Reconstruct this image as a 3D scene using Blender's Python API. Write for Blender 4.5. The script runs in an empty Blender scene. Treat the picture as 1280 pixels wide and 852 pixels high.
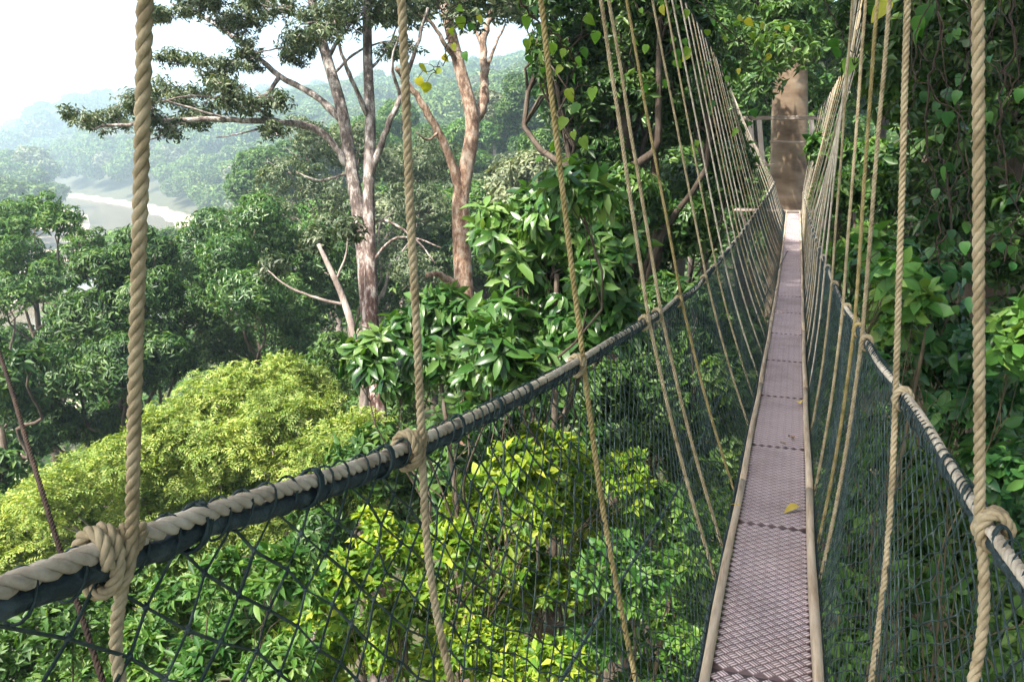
import bpy, math, random
import numpy as np
from mathutils import Matrix, Vector

random.seed(7); rng = np.random.default_rng(11)
scene = bpy.context.scene
COL = scene.collection

# ------------------------------------------------------------------ camera, sky, sun, exposure
CZ = 32.0                                   # eye height above the river
F_PX, HOR_Y, VP_X = 996.0, 190.0, 995.0
PITCH = math.atan((426 - HOR_Y) / F_PX)
def _cam_dir(px, py):
    r, u, w = px - 640.0, -(py - 426.0), F_PX
    return r, w * math.cos(PITCH) + u * math.sin(PITCH), u * math.cos(PITCH) - w * math.sin(PITCH)
_r, _f, _u = _cam_dir(VP_X, HOR_Y)
YAW = math.atan2(_r, _f)
def ray(px, py):
    r, f, u = _cam_dir(px, py)
    return np.array([r * math.cos(YAW) - f * math.sin(YAW), r * math.sin(YAW) + f * math.cos(YAW), u]) / F_PX
EYE = np.array([0, 0, CZ])
def P(px, py, d):   return EYE + ray(px, py) * d            # d: depth along the lens axis (metres)
def PY(px, py, Y):  v = ray(px, py); return EYE + v * (Y / v[1])   # where the line of sight meets the plane Y
FWD = np.array([-math.sin(YAW), math.cos(YAW)]); RGT = np.array([math.cos(YAW), math.sin(YAW)])

cam_data = bpy.data.cameras.new('camera'); cam = bpy.data.objects.new('camera', cam_data); COL.objects.link(cam)
cam_data.sensor_width = 36; cam_data.lens = F_PX / 1280 * 36
cam_data.clip_start = .05; cam_data.clip_end = 9000
cam.location = EYE; cam.rotation_euler = (math.pi / 2 - PITCH, 0, YAW)
scene.camera = cam

SUN_EL, SUN_AZ = math.radians(55), math.atan2(-.50, -.866)    # azimuth from +Y towards +X
to_sun = Vector((math.sin(SUN_AZ) * math.cos(SUN_EL), math.cos(SUN_AZ) * math.cos(SUN_EL), math.sin(SUN_EL)))
world = bpy.data.worlds.new('World'); scene.world = world; world.use_nodes = True
wn = world.node_tree.nodes; wl = world.node_tree.links
sky = wn.new('ShaderNodeTexSky'); sky.sky_type = 'NISHITA'; sky.sun_disc = False
sky.sun_elevation = SUN_EL; sky.sun_rotation = SUN_AZ
sky.air_density = 1.0; sky.dust_density = 6.0; sky.ozone_density = 1.0
wn['Background'].inputs['Strength'].default_value = .15
wl.new(sky.outputs[0], wn['Background'].inputs['Color'])
sun_data = bpy.data.lights.new('sun', 'SUN'); sun_data.energy = 4.8; sun_data.angle = math.radians(1.2); sun_data.color = (1, .95, .86)
sun = bpy.data.objects.new('sun', sun_data); COL.objects.link(sun)
sun.rotation_euler = to_sun.to_track_quat('Z', 'Y').to_euler()
scene.view_settings.view_transform = 'Standard'; scene.view_settings.look = 'None'
scene.view_settings.exposure = 1.5; scene.view_settings.gamma = 1
scene.render.engine = 'CYCLES'
cy = scene.cycles
cy.max_bounces = 6; cy.diffuse_bounces = 3; cy.glossy_bounces = 2; cy.transmission_bounces = 3; cy.volume_bounces = 1; cy.transparent_max_bounces = 4
cy.use_adaptive_sampling = True; cy.adaptive_threshold = .02; cy.use_denoising = True
cy.sample_clamp_indirect = 4
scene.render.use_persistent_data = False

# ------------------------------------------------------------------ mesh helpers
def mesh_np(name, V, polys, mats=None, smooth=False, uv=None, midx=None):
    V = np.asarray(V, np.float32).reshape(-1, 3)
    if isinstance(polys, np.ndarray): polys = [polys]
    polys = [np.asarray(p, np.int32) for p in polys if len(p)]
    me = bpy.data.meshes.new(name)
    me.vertices.add(len(V)); me.vertices.foreach_set('co', V.ravel())
    loops = np.concatenate([p.ravel() for p in polys])
    tot = np.concatenate([np.full(len(p), p.shape[1], np.int32) for p in polys])
    start = np.concatenate([[0], np.cumsum(tot)[:-1]]).astype(np.int32)
    me.loops.add(len(loops)); me.loops.foreach_set('vertex_index', loops)
    me.polygons.add(len(tot)); me.polygons.foreach_set('loop_start', start); me.polygons.foreach_set('loop_total', tot)
    if smooth: me.polygons.foreach_set('use_smooth', np.ones(len(tot), bool))
    if midx is not None: me.polygons.foreach_set('material_index', np.asarray(midx, np.int32))
    if uv is not None:
        l = me.uv_layers.new(name='UVMap'); l.data.foreach_set('uv', np.asarray(uv, np.float32).ravel())
    for m in (mats if isinstance(mats, (list, tuple)) else [mats]):
        if m: me.materials.append(m)
    me.update(calc_edges=True); me.validate()
    return me
def link(name, me, parent=None):
    o = bpy.data.objects.new(name, me); COL.objects.link(o)
    if parent: o.parent = parent; o.matrix_parent_inverse = parent.matrix_world.inverted() if False else Matrix.Translation(-Vector(parent.location))
    return o
def empty(name, loc, label, cat, group=None):
    o = bpy.data.objects.new(name, None); COL.objects.link(o); o.location = loc; o.empty_display_size = .2
    return tag(o, label, cat, group)
def tag(o, label=None, cat=None, group=None, kind=None):
    if label: o['label'] = label
    if cat: o['category'] = cat
    if group: o['group'] = group
    if kind: o['kind'] = kind
    return o
class MB:
    def __init__(s): s.V = []; s.F = {}; s.n = 0
    def add(s, V, *faces):
        V = np.asarray(V, float).reshape(-1, 3)
        for f in faces:
            f = np.asarray(f, int)
            if len(f): s.F.setdefault(f.shape[1], []).append(f + s.n)
        s.V.append(V); s.n += len(V); return s
    def mesh(s, name, mat, smooth=False):
        return mesh_np(name, np.concatenate(s.V), [np.concatenate(v) for v in s.F.values()], mat, smooth)
    def build(s, name, mat, parent=None, smooth=False): return link(name, s.mesh(name, mat, smooth), parent)
def unit(v): v = np.asarray(v, float); return v / (np.linalg.norm(v, axis=-1, keepdims=True) + 1e-12)
def resample(pts, step):
    pts = np.asarray(pts, float); s = np.concatenate([[0], np.cumsum(np.linalg.norm(np.diff(pts, axis=0), axis=1))])
    n = max(2, int(s[-1] / step) + 1); t = np.linspace(0, s[-1], n)
    return np.stack([np.interp(t, s, pts[:, k]) for k in range(3)], 1), t
def catmull(pts, n=6):
    p = np.asarray(pts, float)
    if len(p) < 3: return p
    q = np.concatenate([[2 * p[0] - p[1]], p, [2 * p[-1] - p[-2]]]); out = []
    for i in range(1, len(q) - 2):
        for t in np.arange(n) / n:
            out.append(.5 * (2 * q[i] + (q[i+1] - q[i-1]) * t + (2*q[i-1] - 5*q[i] + 4*q[i+1] - q[i+2]) * t*t + (3*q[i] - q[i-1] - 3*q[i+1] + q[i+2]) * t**3))
    return np.array(out + [p[-1]])
def frames(pts):
    T = np.gradient(pts, axis=0); T = unit(T)
    n = np.cross(T[0], [0, 0, 1.]); 
    if np.linalg.norm(n) < .1: n = np.cross(T[0], [1., 0, 0])
    N = [unit(n)]
    for i in range(1, len(pts)):
        v = N[-1] - T[i] * np.dot(N[-1], T[i]); N.append(unit(v))
    N = np.array(N); return T, N, np.cross(T, N)
def sweep(pts, prof, rad, twist=None, closed=False):
    """prof: (k,) radius factors round the section; rad: (n,) radii"""
    pts = np.asarray(pts, float); n = len(pts); k = len(prof); T, N, B = frames(pts)
    th = np.arange(k) / k * 2 * np.pi
    rad = np.broadcast_to(np.asarray(rad, float), (n,)); tw = np.zeros(n) if twist is None else twist
    a = th[None] + tw[:, None]; rr = rad[:, None] * np.asarray(prof)[None]
    V = pts[:, None] + N[:, None] * (rr * np.cos(a))[..., None] + B[:, None] * (rr * np.sin(a))[..., None]
    i = np.arange(n - 1)[:, None] * k; j = np.arange(k)[None]; j2 = (j + 1) % k
    Q = np.stack([i + j, i + j2, i + k + j2, i + k + j], -1).reshape(-1, 4)
    c0 = np.stack([np.zeros(k - 2, int), np.arange(2, k), np.arange(1, k - 1)], 1)
    c1 = np.stack([np.zeros(k - 2, int), np.arange(1, k - 1), np.arange(2, k)], 1) + (n - 1) * k
    return V.reshape(-1, 3), Q, np.concatenate([c0, c1])
def tube(mb, pts, r, k=6, wob=0):
    pts = np.asarray(pts, float)
    if wob: pts = pts + rng.normal(0, wob, pts.shape)
    V, Q, T = sweep(pts, np.ones(k), r); mb.add(V, Q, T); return mb
def rope(mb, pts, r, lay=2.9, seg=7, k=6, ph=0):
    """three-strand laid rope: three round strands twisted round one another"""
    p, s = resample(pts, 2 * r * lay / seg); T, N, B = frames(p); a0 = s / (2 * r * lay) * 2 * np.pi + ph
    for j in range(3):
        a = a0 + j * 2.0944; q = p + (N * np.cos(a)[:, None] + B * np.sin(a)[:, None]) * (r * .52)
        V, Q, C = sweep(q, np.ones(k), r * .535); mb.add(V, Q, C)
    return mb
def box(mb, c, s, R=None):
    v = np.array([[x, y, z] for x in (-.5, .5) for y in (-.5, .5) for z in (-.5, .5)]) * np.asarray(s)
    if R is not None: v = v @ np.asarray(R).T
    mb.add(v + np.asarray(c), [[0, 1, 3, 2], [4, 6, 7, 5], [0, 4, 5, 1], [2, 3, 7, 6], [0, 2, 6, 4], [1, 5, 7, 3]]); return mb

# ------------------------------------------------------------------ materials
def new_mat(name):
    m = bpy.data.materials.new(name); m.use_nodes = True; nt = m.node_tree
    return m, nt, nt.nodes, nt.links, nt.nodes['Principled BSDF']
def ramp(n, cols, pos=None):
    r = n.new('ShaderNodeValToRGB'); e = r.color_ramp.elements
    pos = pos or [i / (len(cols) - 1) for i in range(len(cols))]
    while len(e) < len(cols): e.new(.5)
    for el, c, p in zip(e, cols, pos): el.position = p; el.color = (*c, 1)
    return r
def leaf_mat(name, cols, pos=None, rough=.48, trans=.3, spec=.32, tint=(1.25, 1.2, .45), patch=.9):
    m, nt, n, l, b = new_mat(name)
    g = n.new('ShaderNodeNewGeometry'); oi = n.new('ShaderNodeObjectInfo')
    a = n.new('ShaderNodeMath'); a.operation = 'ADD'; l.new(g.outputs['Random Per Island'], a.inputs[0]); l.new(oi.outputs['Random'], a.inputs[1])
    fr = n.new('ShaderNodeMath'); fr.operation = 'FRACT'; l.new(a.outputs[0], fr.inputs[0])
    r = ramp(n, cols, pos); l.new(fr.outputs[0], r.inputs[0])
    hs = n.new('ShaderNodeHueSaturation'); l.new(r.outputs[0], hs.inputs['Color'])
    mr = n.new('ShaderNodeMapRange'); l.new(oi.outputs['Random'], mr.inputs[0]); mr.inputs[3].default_value = .8; mr.inputs[4].default_value = 1.2
    tc = n.new('ShaderNodeTexCoord'); nz = n.new('ShaderNodeTexNoise'); nz.inputs['Scale'].default_value = patch; nz.inputs['Detail'].default_value = 3; l.new(tc.outputs['Object'], nz.inputs['Vector'])
    nr = n.new('ShaderNodeMapRange'); l.new(nz.outputs[0], nr.inputs[0]); nr.inputs[1].default_value = .3; nr.inputs[2].default_value = .7; nr.inputs[3].default_value = .68; nr.inputs[4].default_value = 1.28
    ml = n.new('ShaderNodeMath'); ml.operation = 'MULTIPLY'; l.new(mr.outputs[0], ml.inputs[0]); l.new(nr.outputs[0], ml.inputs[1]); l.new(ml.outputs[0], hs.inputs['Value'])
    nh = n.new('ShaderNodeMapRange'); l.new(nz.outputs[0], nh.inputs[0]); nh.inputs[1].default_value = .3; nh.inputs[2].default_value = .7; nh.inputs[3].default_value = .515; nh.inputs[4].default_value = .485; l.new(nh.outputs[0], hs.inputs['Hue'])
    l.new(hs.outputs[0], b.inputs['Base Color']); b.inputs['Roughness'].default_value = rough; b.inputs['Specular IOR Level'].default_value = spec
    t = n.new('ShaderNodeBsdfTranslucent'); mx = n.new('ShaderNodeMix'); mx.data_type = 'RGBA'; mx.blend_type = 'MULTIPLY'; mx.inputs[0].default_value = 1
    l.new(hs.outputs[0], mx.inputs[6]); mx.inputs[7].default_value = (*tint, 1); l.new(mx.outputs[2], t.inputs['Color'])
    ms = n.new('ShaderNodeMixShader'); ms.inputs[0].default_value = trans
    l.new(b.outputs[0], ms.inputs[1]); l.new(t.outputs[0], ms.inputs[2]); l.new(ms.outputs[0], n['Material Output'].inputs['Surface'])
    return m
def noise_mat(name, cols, scale=6, pos=None, rough=.85, bump=.3, bscale=None, stretch=(1, 1, 1), detail=6, bdist=.02, spec=.3):
    m, nt, n, l, b = new_mat(name)
    tc = n.new('ShaderNodeTexCoord'); mp = n.new('ShaderNodeMapping'); mp.inputs['Scale'].default_value = stretch
    l.new(tc.outputs['Object'], mp.inputs[0])
    t = n.new('ShaderNodeTexNoise'); t.inputs['Scale'].default_value = scale; t.inputs['Detail'].default_value = detail; t.inputs['Roughness'].default_value = .65
    l.new(mp.outputs[0], t.inputs['Vector']); r = ramp(n, cols, pos or [.28 + .44 * i / (len(cols) - 1) for i in range(len(cols))]); l.new(t.outputs[0], r.inputs[0])
    l.new(r.outputs[0], b.inputs['Base Color']); b.inputs['Roughness'].default_value = rough; b.inputs['Specular IOR Level'].default_value = spec
    if bump:
        t2 = n.new('ShaderNodeTexNoise'); t2.inputs['Scale'].default_value = bscale or scale * 4; t2.inputs['Detail'].default_value = 5; l.new(mp.outputs[0], t2.inputs['Vector'])
        bp = n.new('ShaderNodeBump'); bp.inputs['Strength'].default_value = bump; bp.inputs['Distance'].default_value = bdist
        l.new(t2.outputs[0], bp.inputs['Height']); l.new(bp.outputs[0], b.inputs['Normal'])
    return m
M = {}
M['rope'] = noise_mat('rope_fibre', [(.15, .115, .06), (.30, .245, .15), (.42, .36, .24)], 26, bump=.5, bscale=420, bdist=.0015, rough=.9)
M['rope_moss'] = noise_mat('mossy_rope_fibre', [(.11, .09, .03), (.24, .19, .08), (.34, .28, .15)], 18, bump=.5, bscale=420, bdist=.0015, rough=.9)
M['rail_rope'] = noise_mat('weathered_rail_rope', [(.20, .168, .122), (.38, .335, .262), (.53, .49, .41)], 20, bump=.5, bscale=380, bdist=.0015, rough=.9)
M['rope_dark'] = noise_mat('dark_rope_fibre', [(.012, .007, .005), (.03, .018, .012), (.07, .045, .03)], 9, pos=[.35, .55, .72], bump=.4, bscale=300, bdist=.001)
M['twine'] = noise_mat('green_black_twine', [(.007, .016, .018), (.016, .034, .036), (.055, .085, .085)], 30, bump=.3, bscale=500, bdist=.0008, rough=.6)
M['net'] = noise_mat('net_twine', [(.009, .022, .022), (.025, .048, .046), (.12, .16, .152)], 22, pos=[.3, .52, .75], bump=0, rough=.55)
M['core'] = noise_mat('black_net_edge', [(.008, .014, .018), (.02, .035, .04), (.07, .10, .105)], 40, bump=.7, bscale=160, bdist=.003, rough=.6)
M['bark_grey'] = noise_mat('lichen_bark', [(.10, .075, .06), (.22, .175, .15), (.42, .38, .34)], 3.2, stretch=(1, 1, .45), bump=.6, bscale=14, bdist=.04)
M['bark_red'] = noise_mat('red_brown_bark', [(.07, .035, .025), (.16, .085, .06), (.40, .34, .30)], 3.0, pos=[.3, .52, .68], stretch=(1, 1, .5), bump=.6, bscale=14, bdist=.04)
M['bark_tan'] = noise_mat('tan_bark', [(.16, .095, .055), (.34, .22, .14), (.46, .36, .27)], 2.6, stretch=(1, 1, .5), bump=.6, bscale=12, bdist=.04)
M['bark_dark'] = noise_mat('dark_bark', [(.03, .022, .016), (.075, .055, .04), (.15, .125, .1)], 4, stretch=(1, 1, .4), bump=.7, bscale=14, bdist=.04)
M['twig'] = noise_mat('twig_bark', [(.035, .028, .016), (.09, .068, .04)], 8, bump=0)
M['vine'] = noise_mat('vine_stem', [(.018, .012, .009), (.05, .034, .024)], 12, bump=0)

# ------------------------------------------------------------------ terrain, river, far forest
_RD = np.array([-600, 0, 150, 220, 318, 420, 600, 1275, 3200.]); _RS = np.array([-75, -75, -88, -108, -146, -200, -350, -900, -2300.])
def ds(x, y): return x * FWD[0] + y * FWD[1], x * RGT[0] + y * RGT[1]
def height(x, y):
    x = np.asarray(x, float); y = np.asarray(y, float)
    d, s = ds(x, y); e = s - np.interp(d, _RD, _RS)
    e = e + 4 * np.sin(d * .021) + 2.5 * np.sin(d * .06 + 1)
    right = 75 * (1 - np.exp(-.40 * np.maximum(e - 34, 0) / 75)) + 1.4
    left = 70 * (1 - np.exp(-.10 * np.maximum(-e - 40, 0) / 70)) + 1.4
    bed = np.interp(np.abs(e), [0, 14, 19, 34, 40], [-2, -1.6, .45, 1.3, 1.4])
    h = np.where(np.abs(e) < 36, bed, np.where(e > 0, right, left))
    far = np.clip((np.hypot(x, y) - 150) / 500, 0, 1)
    h = h + np.where(np.abs(e) > 45, far * (9 * np.sin(x * .011 + y * .006) + 7 * np.sin(y * .014 - x * .008 + 2)) * np.clip((np.abs(e) - 45) / 120, 0, 1), 0)
    return h
ang = np.radians(np.concatenate([np.arange(-52, 52, .8), np.arange(52, 308, 6.4)]))
rad = np.concatenate([[0], 2.0 * 1.055 ** np.arange(0, 132)]); rad = rad[rad < 2300]
A, R = np.meshgrid(ang, rad[1:], indexing='ij')
def polar(a, r): dx, sx = r * np.cos(a), r * np.sin(a); return dx * FWD[0] + sx * RGT[0], dx * FWD[1] + sx * RGT[1]
gx, gy = polar(A, R); V = np.stack([gx, gy, height(gx, gy)], -1).reshape(-1, 3)
na, nr = A.shape; V = np.concatenate([V, [[0, 0, float(height(0, 0))]]])
i = np.arange(na)[:, None]; j = np.arange(nr - 1)[None]; i2 = (i + 1) % na
Q = np.stack([i * nr + j, i * nr + j + 1, i2 * nr + j + 1, i2 * nr + j], -1).reshape(-1, 4)
Tc = np.stack([np.full(na, na * nr), np.arange(na) * nr, ((np.arange(na) + 1) % na) * nr], 1)
m, nt, n, l, b = new_mat('forest_floor')
tc = n.new('ShaderNodeTexCoord'); tx = n.new('ShaderNodeTexNoise'); tx.inputs['Scale'].default_value = .6; tx.inputs['Detail'].default_value = 8; l.new(tc.outputs['Object'], tx.inputs['Vector'])
r1 = ramp(n, [(.022, .026, .012), (.05, .055, .022), (.085, .07, .04)], [.3, .5, .7]); l.new(tx.outputs[0], r1.inputs[0])
r2 = ramp(n, [(.36, .29, .20), (.50, .43, .32)], [.35, .65]); l.new(tx.outputs[0], r2.inputs[0])
sx = n.new('ShaderNodeSeparateXYZ'); l.new(tc.outputs['Object'], sx.inputs[0])
ad = n.new('ShaderNodeMath'); ad.operation = 'MULTIPLY_ADD'; l.new(tx.outputs[0], ad.inputs[0]); ad.inputs[1].default_value = 1.2; l.new(sx.outputs[2], ad.inputs[2])
mr = n.new('ShaderNodeMapRange'); l.new(ad.outputs[0], mr.inputs[0]); mr.inputs[1].default_value = 1.9; mr.inputs[2].default_value = 2.3
mx = n.new('ShaderNodeMix'); mx.data_type = 'RGBA'; l.new(mr.outputs[0], mx.inputs[0]); l.new(r2.outputs[0], mx.inputs[6]); l.new(r1.outputs[0], mx.inputs[7])
l.new(mx.outputs[2], b.inputs['Base Color']); b.inputs['Roughness'].default_value = .95
tag(link('ground', mesh_np('ground', V, [Q, Tc], m, True)), kind='structure')
# river ribbon
dd = np.concatenate([np.arange(-300, 900, 12.), np.arange(900, 2100, 60.)]); ss = np.interp(dd, _RD, _RS) - (4 * np.sin(dd * .021) + 2.5 * np.sin(dd * .06 + 1))
W = np.array([-26., 26.]); X = dd[:, None] * FWD[0] + (ss[:, None] + W) * RGT[0]; Yy = dd[:, None] * FWD[1] + (ss[:, None] + W) * RGT[1]
V = np.stack([X, Yy, np.zeros_like(X)], -1).reshape(-1, 3); i = np.arange(len(dd) - 1) * 2
m, nt, n, l, b = new_mat('river_water'); b.inputs['Base Color'].default_value = (.16, .125, .075, 1); b.inputs['Roughness'].default_value = .12
tx = n.new('ShaderNodeTexNoise'); tx.inputs['Scale'].default_value = .8; tc = n.new('ShaderNodeTexCoord'); l.new(tc.outputs['Object'], tx.inputs['Vector'])
bp = n.new('ShaderNodeBump'); bp.inputs['Strength'].default_value = .15; l.new(tx.outputs[0], bp.inputs['Height']); l.new(bp.outputs[0], b.inputs['Normal'])
keep = np.hypot(V[:, 0], V[:, 1]).reshape(-1, 2).max(1) < 2150
q = np.stack([i, i + 1, i + 3, i + 2], 1)[keep[:-1] & keep[1:]]
tag(link('river', mesh_np('river', V, q, m)), kind='structure')

# ------------------------------------------------------------------ leaves
def perp(v, up=None):
    r = rng.normal(size=v.shape) if up is None else np.broadcast_to(up, v.shape)
    return unit(r - v * (r * v).sum(-1, keepdims=True))
def leafset(base, axis, nrm, L, W, kind='kite', curl=.15, fold=.18):
    base, axis = np.asarray(base), unit(axis); nrm = unit(nrm - axis * (nrm * axis).sum(-1, keepdims=True)); side = np.cross(axis, nrm)
    N = len(base); L = np.broadcast_to(L, (N,))[:, None]; W = np.broadcast_to(W, (N,))[:, None]; curl = np.broadcast_to(curl, (N,))[:, None]
    o = (np.arange(N) * (4 if kind == 'kite' else 8))[:, None]
    if kind == 'kite':
        m = base + axis * L * .42 + nrm * W * fold
        V = np.stack([base, m + side * W * .5, base + axis * L - nrm * L * curl, m - side * W * .5], 1)
        return V.reshape(-1, 3), np.concatenate([o + [[0, 1, 2]], o + [[0, 2, 3]]])
    m1 = base + axis * L * .32; m2 = base + axis * L * .7 - nrm * L * curl * .35; tip = base + axis * L * .98 - nrm * L * curl
    u = nrm * W * fold
    V = np.stack([base, m1, m2, tip, m1 + side * W * .5 + u, m2 + side * W * .40 + u * .8, m1 - side * W * .5 + u, m2 - side * W * .40 + u * .8], 1)
    t = np.concatenate([o + [[0, 4, 1]], o + [[0, 1, 6]], o + [[2, 5, 3]], o + [[2, 3, 7]]]); q = np.concatenate([o + [[1, 4, 5, 2]], o + [[1, 2, 7, 6]]])
    return V.reshape(-1, 3), t, q
def subclump(C, R, per=6, core=.72):
    C = np.asarray(C, float); R = np.asarray(R, float)
    if R.ndim == 1: R = np.stack([R, R, R * .75], 1)
    d = unit(rng.normal(size=(len(C), per, 3)) + [0, 0, .35]); f = rng.uniform(.28, .62, (len(C), per, 1))
    c2 = C[:, None] + d * R[:, None] * rng.uniform(.45, .95, (len(C), per, 1)); r2 = R[:, None] * f
    return np.concatenate([C, c2.reshape(-1, 3)]), np.concatenate([R * core, r2.reshape(-1, 3)])
def shell(centers, radii, n, top=.35, inner=.25, noise=.05):
    """twig tips over clumps: random directions, more above than below; returns tips, outward dirs, clump index"""
    centers = np.asarray(centers, float); radii = np.asarray(radii, float); K = len(centers)
    if radii.ndim == 1: radii = np.stack([radii, radii, radii * .75], 1)
    w = radii.mean(1) ** 2; idx = rng.choice(K, n, p=w / w.sum())
    d = unit(rng.normal(size=(n, 3)) + [0, 0, top]); rr = 1 - inner * rng.random(n) ** 2 * 1.6
    rr *= 1 + .16 * np.sin(d[:, 0] * 5 + idx * 1.7) * np.sin(d[:, 1] * 4.3 + idx) + rng.normal(0, noise, n)
    return centers[idx] + d * radii[idx] * rr[:, None], unit(d / radii[idx]), idx
def rosette(tips, dirs, m, L, W, kind='kite', spread=1.1, droop=.35, curl=.2, var=.25, back=0.):
    n = len(tips); a = perp(dirs); b = np.cross(dirs, a)
    ph = (np.arange(m) / m * 2 * np.pi)[None] + rng.random((n, 1)) * 6.3 + rng.normal(0, .25, (n, m))
    sp = spread + rng.normal(0, .22, (n, m))
    ax = dirs[:, None] * np.cos(sp)[..., None] + (a[:, None] * np.cos(ph)[..., None] + b[:, None] * np.sin(ph)[..., None]) * np.sin(sp)[..., None]
    ax = unit(ax + [0, 0, -droop]); nr = unit(dirs[:, None] + [0, 0, .7] + rng.normal(0, .18, (n, m, 3)))
    base = tips[:, None] + ax * .06 * L - dirs[:, None] * (rng.random((n, m, 1)) * back)
    l = L * (1 + rng.normal(0, var, n * m)).clip(.45, 1.7)
    return base.reshape(-1, 3), ax.reshape(-1, 3), nr.reshape(-1, 3), l, l * (W / L), kind, curl
def sprays(tips, dirs, pairs, twig, L, W, droop=.25):
    """feathery compound leaves: leaflets in two rows along a drooping twig"""
    n = len(tips); t = unit(dirs * .7 + perp(dirs) * .9 + [0, 0, -droop]); up = unit(dirs + [0, 0, 1.] + rng.normal(0, .2, (n, 3)))
    up = unit(up - t * (up * t).sum(-1, keepdims=True)); sd = np.cross(t, up)
    k = (np.arange(pairs) + .6) / pairs; B = []; Ax = []; Nn = []
    for s in (-1, 1):
        b = tips[:, None] + t[:, None] * (k * twig)[None, :, None] - up[:, None] * (k ** 2 * twig * .25)[None, :, None]
        a = unit(t[:, None] * .55 + s * sd[:, None] * .85 + rng.normal(0, .14, (n, pairs, 3)))
        B.append(b); Ax.append(a); Nn.append(np.broadcast_to(up[:, None], a.shape) + rng.normal(0, .2, a.shape))
    f = lambda q: np.concatenate([x.reshape(-1, 3) for x in q])
    B, Ax, Nn = f(B), f(Ax), f(Nn); l = L * (1 + rng.normal(0, .18, len(B))).clip(.5, 1.5)
    return B, Ax, Nn, l, l * W / L, 'kite', .2

LM = {}
LM['mid'] = leaf_mat('leaf_mid_green', [(.022, .06, .010), (.042, .105, .018), (.07, .15, .026), (.12, .20, .045)])
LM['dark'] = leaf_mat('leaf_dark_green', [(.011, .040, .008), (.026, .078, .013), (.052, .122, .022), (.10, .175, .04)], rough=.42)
LM['grey'] = leaf_mat('leaf_grey_green', [(.026, .055, .020), (.055, .09, .036), (.095, .13, .06), (.17, .195, .12)], rough=.42, trans=.22)
LM['lime'] = leaf_mat('leaf_feathery_lime', [(.085, .15, .02), (.15, .235, .035), (.23, .30, .06), (.32, .36, .10)], trans=.33, rough=.5)
LM['yellow'] = leaf_mat('leaf_yellow_green', [(.04, .11, .010), (.09, .19, .015), (.19, .30, .02), (.33, .38, .04)], trans=.38)
LM['fresh'] = leaf_mat('leaf_fresh_green', [(.025, .085, .015), (.05, .14, .022), (.085, .19, .03), (.15, .24, .05)], trans=.33)
LM['gloss'] = leaf_mat('leaf_glossy_green', [(.016, .056, .010), (.036, .105, .018), (.072, .158, .032), (.13, .215, .06)], rough=.34, spec=.42)
LM['far'] = leaf_mat('leaf_far_canopy', [(.03, .075, .014), (.055, .12, .02), (.09, .16, .032), (.14, .19, .055)], rough=.7, trans=.15)
LM['pale'] = leaf_mat('leaf_pale_canopy', [(.08, .11, .05), (.13, .16, .08), (.20, .22, .13)], rough=.5, trans=.2)
LM['vine'] = leaf_mat('leaf_vine', [(.03, .11, .015), (.07, .19, .02), (.20, .32, .03), (.48, .42, .03)], trans=.42, pos=[0, .35, .7, 1])
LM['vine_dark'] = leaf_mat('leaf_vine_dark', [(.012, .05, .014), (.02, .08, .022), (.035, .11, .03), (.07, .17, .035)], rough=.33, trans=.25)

def leaf_mesh(name, mat, prof, curl=.2, fold=.12):
    """unit leaf along +Y, face up +Z; prof: half-width at stations of the midrib (arrays y, w)"""
    ys, ws = np.array(prof[0]), np.array(prof[1]); n = len(ys); z = -curl * ys ** 2
    V = np.concatenate([np.stack([0 * ys, ys, z], 1), np.stack([ws, ys - .02, z + fold * ws], 1), np.stack([-ws, ys - .02, z + fold * ws], 1)])
    i = np.arange(n - 1); Q = np.concatenate([np.stack([i, i + n, i + n + 1, i + 1], 1), np.stack([i, i + 1, i + 2 * n + 1, i + 2 * n], 1)])
    return mesh_np(name, V, Q, mat, True)
LANCE = ([0, .12, .3, .5, .72, .9, 1], [.004, .07, .13, .15, .12, .05, .002])
HEART = ([-.08, 0, .12, .3, .52, .75, .92, 1], [.20, .33, .42, .42, .34, .19, .07, .004])
OVAL = ([0, .1, .28, .5, .72, .9, 1], [.004, .12, .22, .25, .20, .09, .004])
_lm = {}
def leaf_variants(style, mat):
    if (style, mat.name) not in _lm:
        pr = {'lance': LANCE, 'heart': HEART, 'oval': OVAL}[style]
        _lm[style, mat.name] = [leaf_mesh('leaf', mat, pr, c, f) for c, f in ((.12, .25), (.28, .15), (.4, .4), (.05, -.1))]
    return _lm[style, mat.name]
def leaf_objects(parent, base, axis, nrm, L, style, mat):
    axis = unit(axis); nrm = unit(nrm - axis * (nrm * axis).sum(-1, keepdims=True)); sd = np.cross(axis, nrm)
    vs = leaf_variants(style, mat); inv = Matrix.Translation(-Vector(parent.location)); out = []
    for k in range(len(base)):
        o = bpy.data.objects.new('leaf', vs[k % 4]); COL.objects.link(o); o.parent = parent; o.matrix_parent_inverse = inv
        m = np.eye(4); m[:3, 0] = sd[k] * L[k]; m[:3, 1] = axis[k] * L[k]; m[:3, 2] = nrm[k] * L[k]; m[:3, 3] = base[k]
        o.matrix_basis = Matrix(m.tolist()); out.append(o)
    return out
def project(p):
    q = np.asarray(p) - EYE; r = q[:, 0] * RGT[0] + q[:, 1] * RGT[1]; f = q[:, 0] * FWD[0] + q[:, 1] * FWD[1]; u = q[:, 2]
    w = f * math.cos(PITCH) - u * math.sin(PITCH); v = u * math.cos(PITCH) + f * math.sin(PITCH)
    w = np.where(w < .05, .05, w); return 640 + F_PX * r / w, 426 - F_PX * v / w, w
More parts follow.
